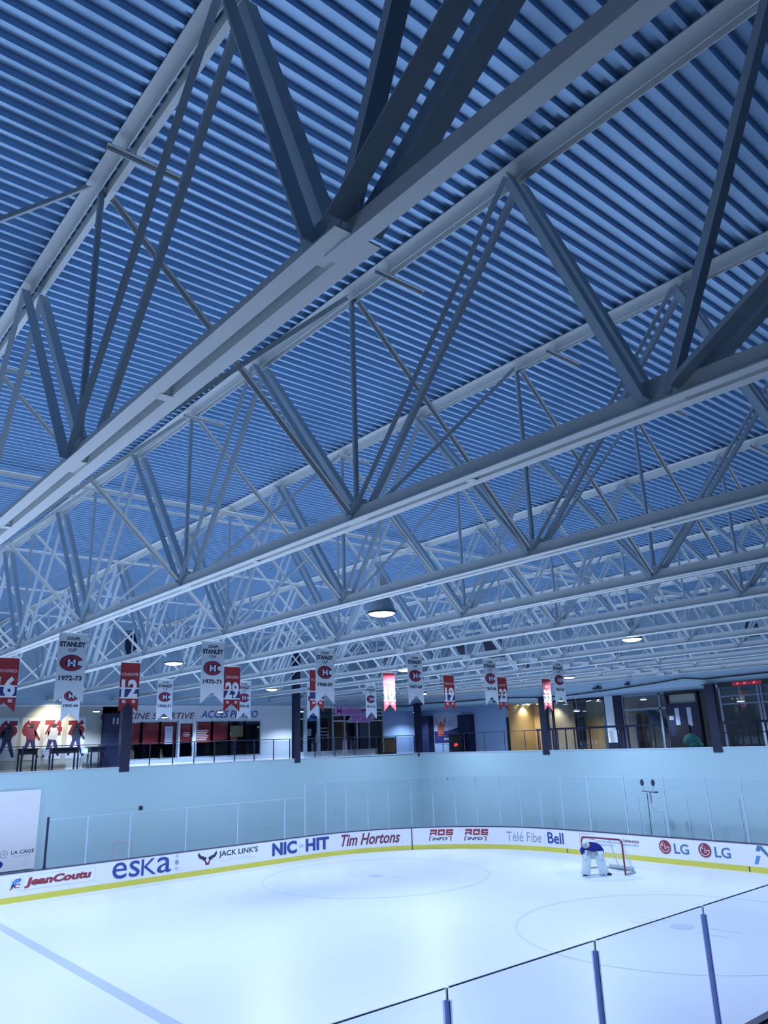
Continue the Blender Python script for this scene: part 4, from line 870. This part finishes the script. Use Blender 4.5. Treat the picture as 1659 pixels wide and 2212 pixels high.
# ================================================================== PEOPLE
def skin_body(name, verts, edges, radii, m, parent, root=0, sub=2):
    me = bpy.data.meshes.new(name); me.from_pydata(verts, edges, []); o = bpy.data.objects.new(name, me); COL.objects.link(o)
    sk = o.modifiers.new('skin', 'SKIN'); sk.use_smooth_shade = True
    lay = me.skin_vertices[0].data
    for i, r in enumerate(radii): lay[i].radius = (r, r) if not isinstance(r, tuple) else r
    for d in lay: d.use_root = False
    lay[root].use_root = True
    ss = o.modifiers.new('sub', 'SUBSURF'); ss.levels = sub; ss.render_levels = sub
    dg = bpy.context.evaluated_depsgraph_get(); em = bpy.data.meshes.new_from_object(o.evaluated_get(dg))
    bpy.data.objects.remove(o); em.materials.clear(); em.materials.append(M[m])
    em.polygons.foreach_set('use_smooth', [True]*len(em.polygons)); em.polygons.foreach_set('material_index', [0]*len(em.polygons))
    o = bpy.data.objects.new(name, em); COL.objects.link(o)
    if parent is not None:
        o.parent = parent; o.matrix_parent_inverse = Matrix.Translation(-Vector(parent.location))
    return o
# goaltender: local frame a = image right, b = towards camera, z up
GO = Vector((-0.05, -4.02, 0)); GA = Vector((0.65, 0.76, 0)); GB = Vector((0.76, -0.65, 0))
def G(a, b, z): return tuple(GO+GA*a+GB*b+Vector((0, 0, z)))
gt = empty('person', tuple(GO), 'goaltender in a blue jersey, white mask and white leg pads bending over before the goal', 'person')
J = dict(pel=G(.10, -.14, .82), sp1=G(.10, -.04, .92), sp2=G(.06, .08, 1.02), chest=G(.02, .16, 1.06), neck=G(-.10, .22, 1.10), head=G(-.22, .28, 1.13), crown=G(-.30, .32, 1.18),
         shL=G(-.22, .12, 1.02), elL=G(-.40, .12, .92), wrL=G(-.34, .26, .76), haL=G(-.31, .30, .70),
         shR=G(.26, .16, 1.03), elR=G(.40, .12, .84), wrR=G(.30, .26, .72), haR=G(.28, .30, .66),
         hiL=G(-.06, -.10, .76), knL=G(-.22, .16, .50), anL=G(-.31, .02, .11), toL=G(-.36, .14, .05),
         hiR=G(.22, -.12, .76), knR=G(.22, .16, .50), anR=G(.36, .02, .11), toR=G(.42, .14, .05))
def skel(J, E, R, names):
    idx = {n: i for i, n in enumerate(names)}
    return [J[n] for n in names], [(idx[a], idx[b]) for a, b in E], [R[n] for n in names]
RAD = dict(pel=.15, sp1=.15, sp2=.16, chest=.16, neck=.065, head=.095, crown=.07, shL=.075, elL=.055, wrL=.035, haL=.04, shR=.075, elR=.055, wrR=.035, haR=.04, hiL=.10, knL=.07, anL=.045, toL=.04, hiR=.10, knR=.07, anR=.045, toR=.04)
NM = list(RAD)
ED = [('pel', 'sp1'), ('sp1', 'sp2'), ('sp2', 'chest'), ('chest', 'neck'), ('neck', 'head'), ('head', 'crown'), ('chest', 'shL'), ('shL', 'elL'), ('elL', 'wrL'), ('wrL', 'haL'), ('chest', 'shR'), ('shR', 'elR'), ('elR', 'wrR'), ('wrR', 'haR'), ('pel', 'hiL'), ('hiL', 'knL'), ('knL', 'anL'), ('anL', 'toL'), ('pel', 'hiR'), ('hiR', 'knR'), ('knR', 'anR'), ('anR', 'toR')]
skin_body('body', *skel(J, ED, RAD, NM), 'skin', gt)
jn = ['sp1', 'sp2', 'chest', 'shL', 'elL', 'wrL', 'shR', 'elR', 'wrR', 'neck']; JR = dict(RAD); JR.update(neck=.115, sp1=.185, sp2=.205, chest=.205, shL=.12, elL=.105, wrL=.08, shR=.12, elR=.11, wrR=.08)
skin_body('jersey', *skel(J, [('sp1', 'sp2'), ('sp2', 'chest'), ('chest', 'shL'), ('shL', 'elL'), ('elL', 'wrL'), ('chest', 'shR'), ('shR', 'elR'), ('elR', 'wrR'), ('chest', 'neck')], JR, jn), 'jersey', gt)
pn = ['pel', 'hiL', 'knL', 'hiR', 'knR']; PR = dict(pel=.20, hiL=.155, knL=.11, hiR=.155, knR=.11)
skin_body('pants', *skel(J, [('pel', 'hiL'), ('hiL', 'knL'), ('pel', 'hiR'), ('hiR', 'knR')], PR, pn), 'pad', gt)
mb = MB(); mb.ball(G(-.25, .30, 1.15), .14, .15, .16, 'pad', 16, 12); mk = mb.build('mask', gt, True)
mb = MB(); f0 = Vector(G(-.25, .30, 1.15)); fd = (GB*0.9-GA*0.45).normalized(); sd = fd.cross(Vector((0, 0, 1)))
for k in range(-3, 4):
    q = [f0+fd*(0.145*math.cos(t))+sd*(k*0.028)+Vector((0, 0, 0.135*math.sin(t)-0.02)) for t in [-1.1+1.5*i/6 for i in range(7)]]
    mb.path(q, 0.005, 'cage', 4)
for z in (-.10, -.06, -.02, .02):
    q = [f0+fd*(0.15*math.cos(t))+sd*(0.11*math.sin(t))+Vector((0, 0, z)) for t in [-1+2*i/6 for i in range(7)]]
    mb.path(q, 0.005, 'cage', 4)
mb.build('mask_cage', mk)
def legpad(kn, an, side):
    k = Vector(J[kn]); a = Vector(J[an]); out = GA*side
    top = k+Vector((0, 0, .24))+GB*.06; bot = a+Vector((0, 0, -.05))+GB*.14+out*.03
    mb = MB(); d = (top-bot).normalized(); wv = (GA-d*d.dot(GA)).normalized(); nv = d.cross(wv)
    prof = [(0, .17, .10), (.06, .19, .12), (.35, .165, .10), (.62, .175, .115), (.85, .16, .09), (1.0, .12, .05)]
    rings = []; n = 12
    vs = []; fs = []
    for t, w, th in prof:
        c = bot+(top-bot)*t+nv*(-.02)
        for i in range(n):
            an_ = 2*PI*i/n; cu = math.copysign(abs(math.cos(an_))**.6, math.cos(an_)); sv = math.copysign(abs(math.sin(an_))**.6, math.sin(an_))
            vs.append(tuple(c+wv*w*cu+nv*th*sv))
    for j in range(len(prof)-1):
        for i in range(n): fs.append((j*n+i, j*n+(i+1) % n, (j+1)*n+(i+1) % n, (j+1)*n+i))
    fs += [tuple(range(n-1, -1, -1)), tuple(range((len(prof)-1)*n, len(prof)*n))]
    mb.add(vs, fs, 'pad'); mb.build('leg_pad', gt, True)
    mb = MB(); p = Vector(J[an]); mb.ball(tuple(p+GB*.06+Vector((0, 0, -.04))), .07, .15, .06, 'ink', 10, 8); mb.box(p.x-.01, p.x+.01, p.y-.16, p.y+.12, 0.002, .03, 'cage'); mb.build('skate', gt, True)
legpad('knL', 'anL', -1); legpad('knR', 'anR', 1)
mb = MB(); c = Vector(J['haL']); mb.ball(tuple(c), .10, .08, .13, 'pad', 12, 8)
for k in range(4): mb.tube(tuple(c+GA*(-.05+.035*k)+Vector((0, 0, -.06))), tuple(c+GA*(-.05+.035*k)+GB*.05+Vector((0, 0, -.15+.01*abs(k-1)))), .017, 'pad', 6, .013)
mb.tube(tuple(c+GA*.07), tuple(c+GA*.12+Vector((0, 0, -.08))), .02, 'pad', 6, .014); mb.build('catching_glove', gt, True)
mb = MB(); c = Vector(J['haR']); mb.bar(tuple(c+Vector((0, 0, -.12))+GB*.04), tuple(c+Vector((0, 0, .22))+GB*.06), .20, .07, 'pad', up=GA)
for k in range(4): mb.tube(tuple(c+GA*(-.05+.035*k)), tuple(c+GA*(-.05+.035*k)+GB*-.05+Vector((0, 0, -.07+.008*abs(k-1)))), .015, 'ink', 6, .011)
mb.tube(tuple(c+GA*.06), tuple(c+GA*.04+GB*-.06+Vector((0, 0, -.05))), .017, 'ink', 6, .012); mb.build('blocker_glove', gt, True)
st = empty('hockey_stick', J['haR'], 'goalie stick slanting from the goaltender right hand to the ice', 'hockey stick')
mb = MB(); mb.bar(G(.30, .22, .95), G(.40, .18, .42), .03, .022, 'ink'); mb.build('shaft', st)
mb = MB(); mb.bar(G(.40, .18, .42), G(.50, .14, .05), .085, .025, 'maroon', up=GA); mb.bar(G(.50, .14, .055), G(.60, .40, .055), .09, .022, 'ink', up=Vector((0, 0, 1))); mb.build('paddle_and_blade', st)

# person behind the boards at the left edge, hands on hips; only an elbow enters the picture
PX, PY = -13.9, -22.35
pp = empty('person', (PX, PY, -0.05), 'person in a dark blue top behind the boards at the left edge, elbow out', 'person')
def Q(a, b, z): return (PX+a, PY+b, z-0.05)
J2 = dict(pel=Q(0, 0, .92), sp1=Q(0, 0, 1.05), sp2=Q(0, 0, 1.22), chest=Q(0, 0, 1.36), neck=Q(.02, 0, 1.50), head=Q(.03, 0, 1.63), crown=Q(.02, 0, 1.72), shL=Q(0, -.19, 1.43), elL=Q(-.04, -.42, 1.22), wrL=Q(.06, -.22, 1.06), haL=Q(.08, -.15, 1.03), shR=Q(0, .19, 1.43), elR=Q(-.02, .50, 1.30), wrR=Q(.08, .24, 1.12), haR=Q(.10, .16, 1.08),
          hiL=Q(0, -.10, .86), knL=Q(.02, -.11, .48), anL=Q(-.01, -.12, .08), toL=Q(.14, -.14, .035), hiR=Q(0, .10, .86), knR=Q(.02, .11, .48), anR=Q(-.01, .12, .08), toR=Q(.14, .14, .035))
R2 = dict(RAD); R2.update(pel=.13, sp1=.12, sp2=.13, chest=.14)
skin_body('body', *skel(J2, ED, R2, NM), 'skin', pp)
skin_body('jacket', *skel(J2, [('sp1', 'sp2'), ('sp2', 'chest'), ('chest', 'shL'), ('shL', 'elL'), ('elL', 'wrL'), ('chest', 'shR'), ('shR', 'elR'), ('elR', 'wrR')], dict(sp1=.16, sp2=.165, chest=.17, shL=.10, elL=.08, wrL=.06, shR=.10, elR=.095, wrR=.06), jn[:-1]), 'jersey', pp)
skin_body('trousers', *skel(J2, [('pel', 'hiL'), ('hiL', 'knL'), ('knL', 'anL'), ('pel', 'hiR'), ('hiR', 'knR'), ('knR', 'anR')], dict(pel=.155, hiL=.12, knL=.09, anL=.07, hiR=.12, knR=.09, anR=.07), ['pel', 'hiL', 'knL', 'anL', 'hiR', 'knR', 'anR']), 'ink', pp)
mb = MB(); mb.ball(Q(.01, 0, 1.69), .105, .095, .10, 'hair', 14, 8); mb.build('hair', pp, True)
mb = MB()
for s in (-1, 1):
    mb.ball(Q(.12, s*.035, 1.645), .012, .014, .010, 'ink', 8, 6); mb.ball(Q(.02, s*.095, 1.63), .02, .012, .03, 'skin', 8, 6)
mb.ball(Q(.135, 0, 1.615), .018, .014, .025, 'skin', 8, 6); mb.ball(Q(.118, 0, 1.575), .010, .026, .007, 'maroon', 8, 6); mb.build('face', pp, True)
mb = MB()
for nm in ('haL', 'haR'):
    c = Vector(J2[nm])
    for k in range(4): mb.tube(tuple(c+Vector((.02, 0, .02-.018*k))), tuple(c+Vector((.05, (-1 if nm == 'haR' else 1)*(.07-.01*abs(k-1)), .01-.02*k))), .009, 'skin', 6, .007)
    mb.tube(tuple(c+Vector((0, 0, .03))), tuple(c+Vector((-.04, 0, .06))), .010, 'skin', 6, .008)
mb.build('fingers', pp, True)
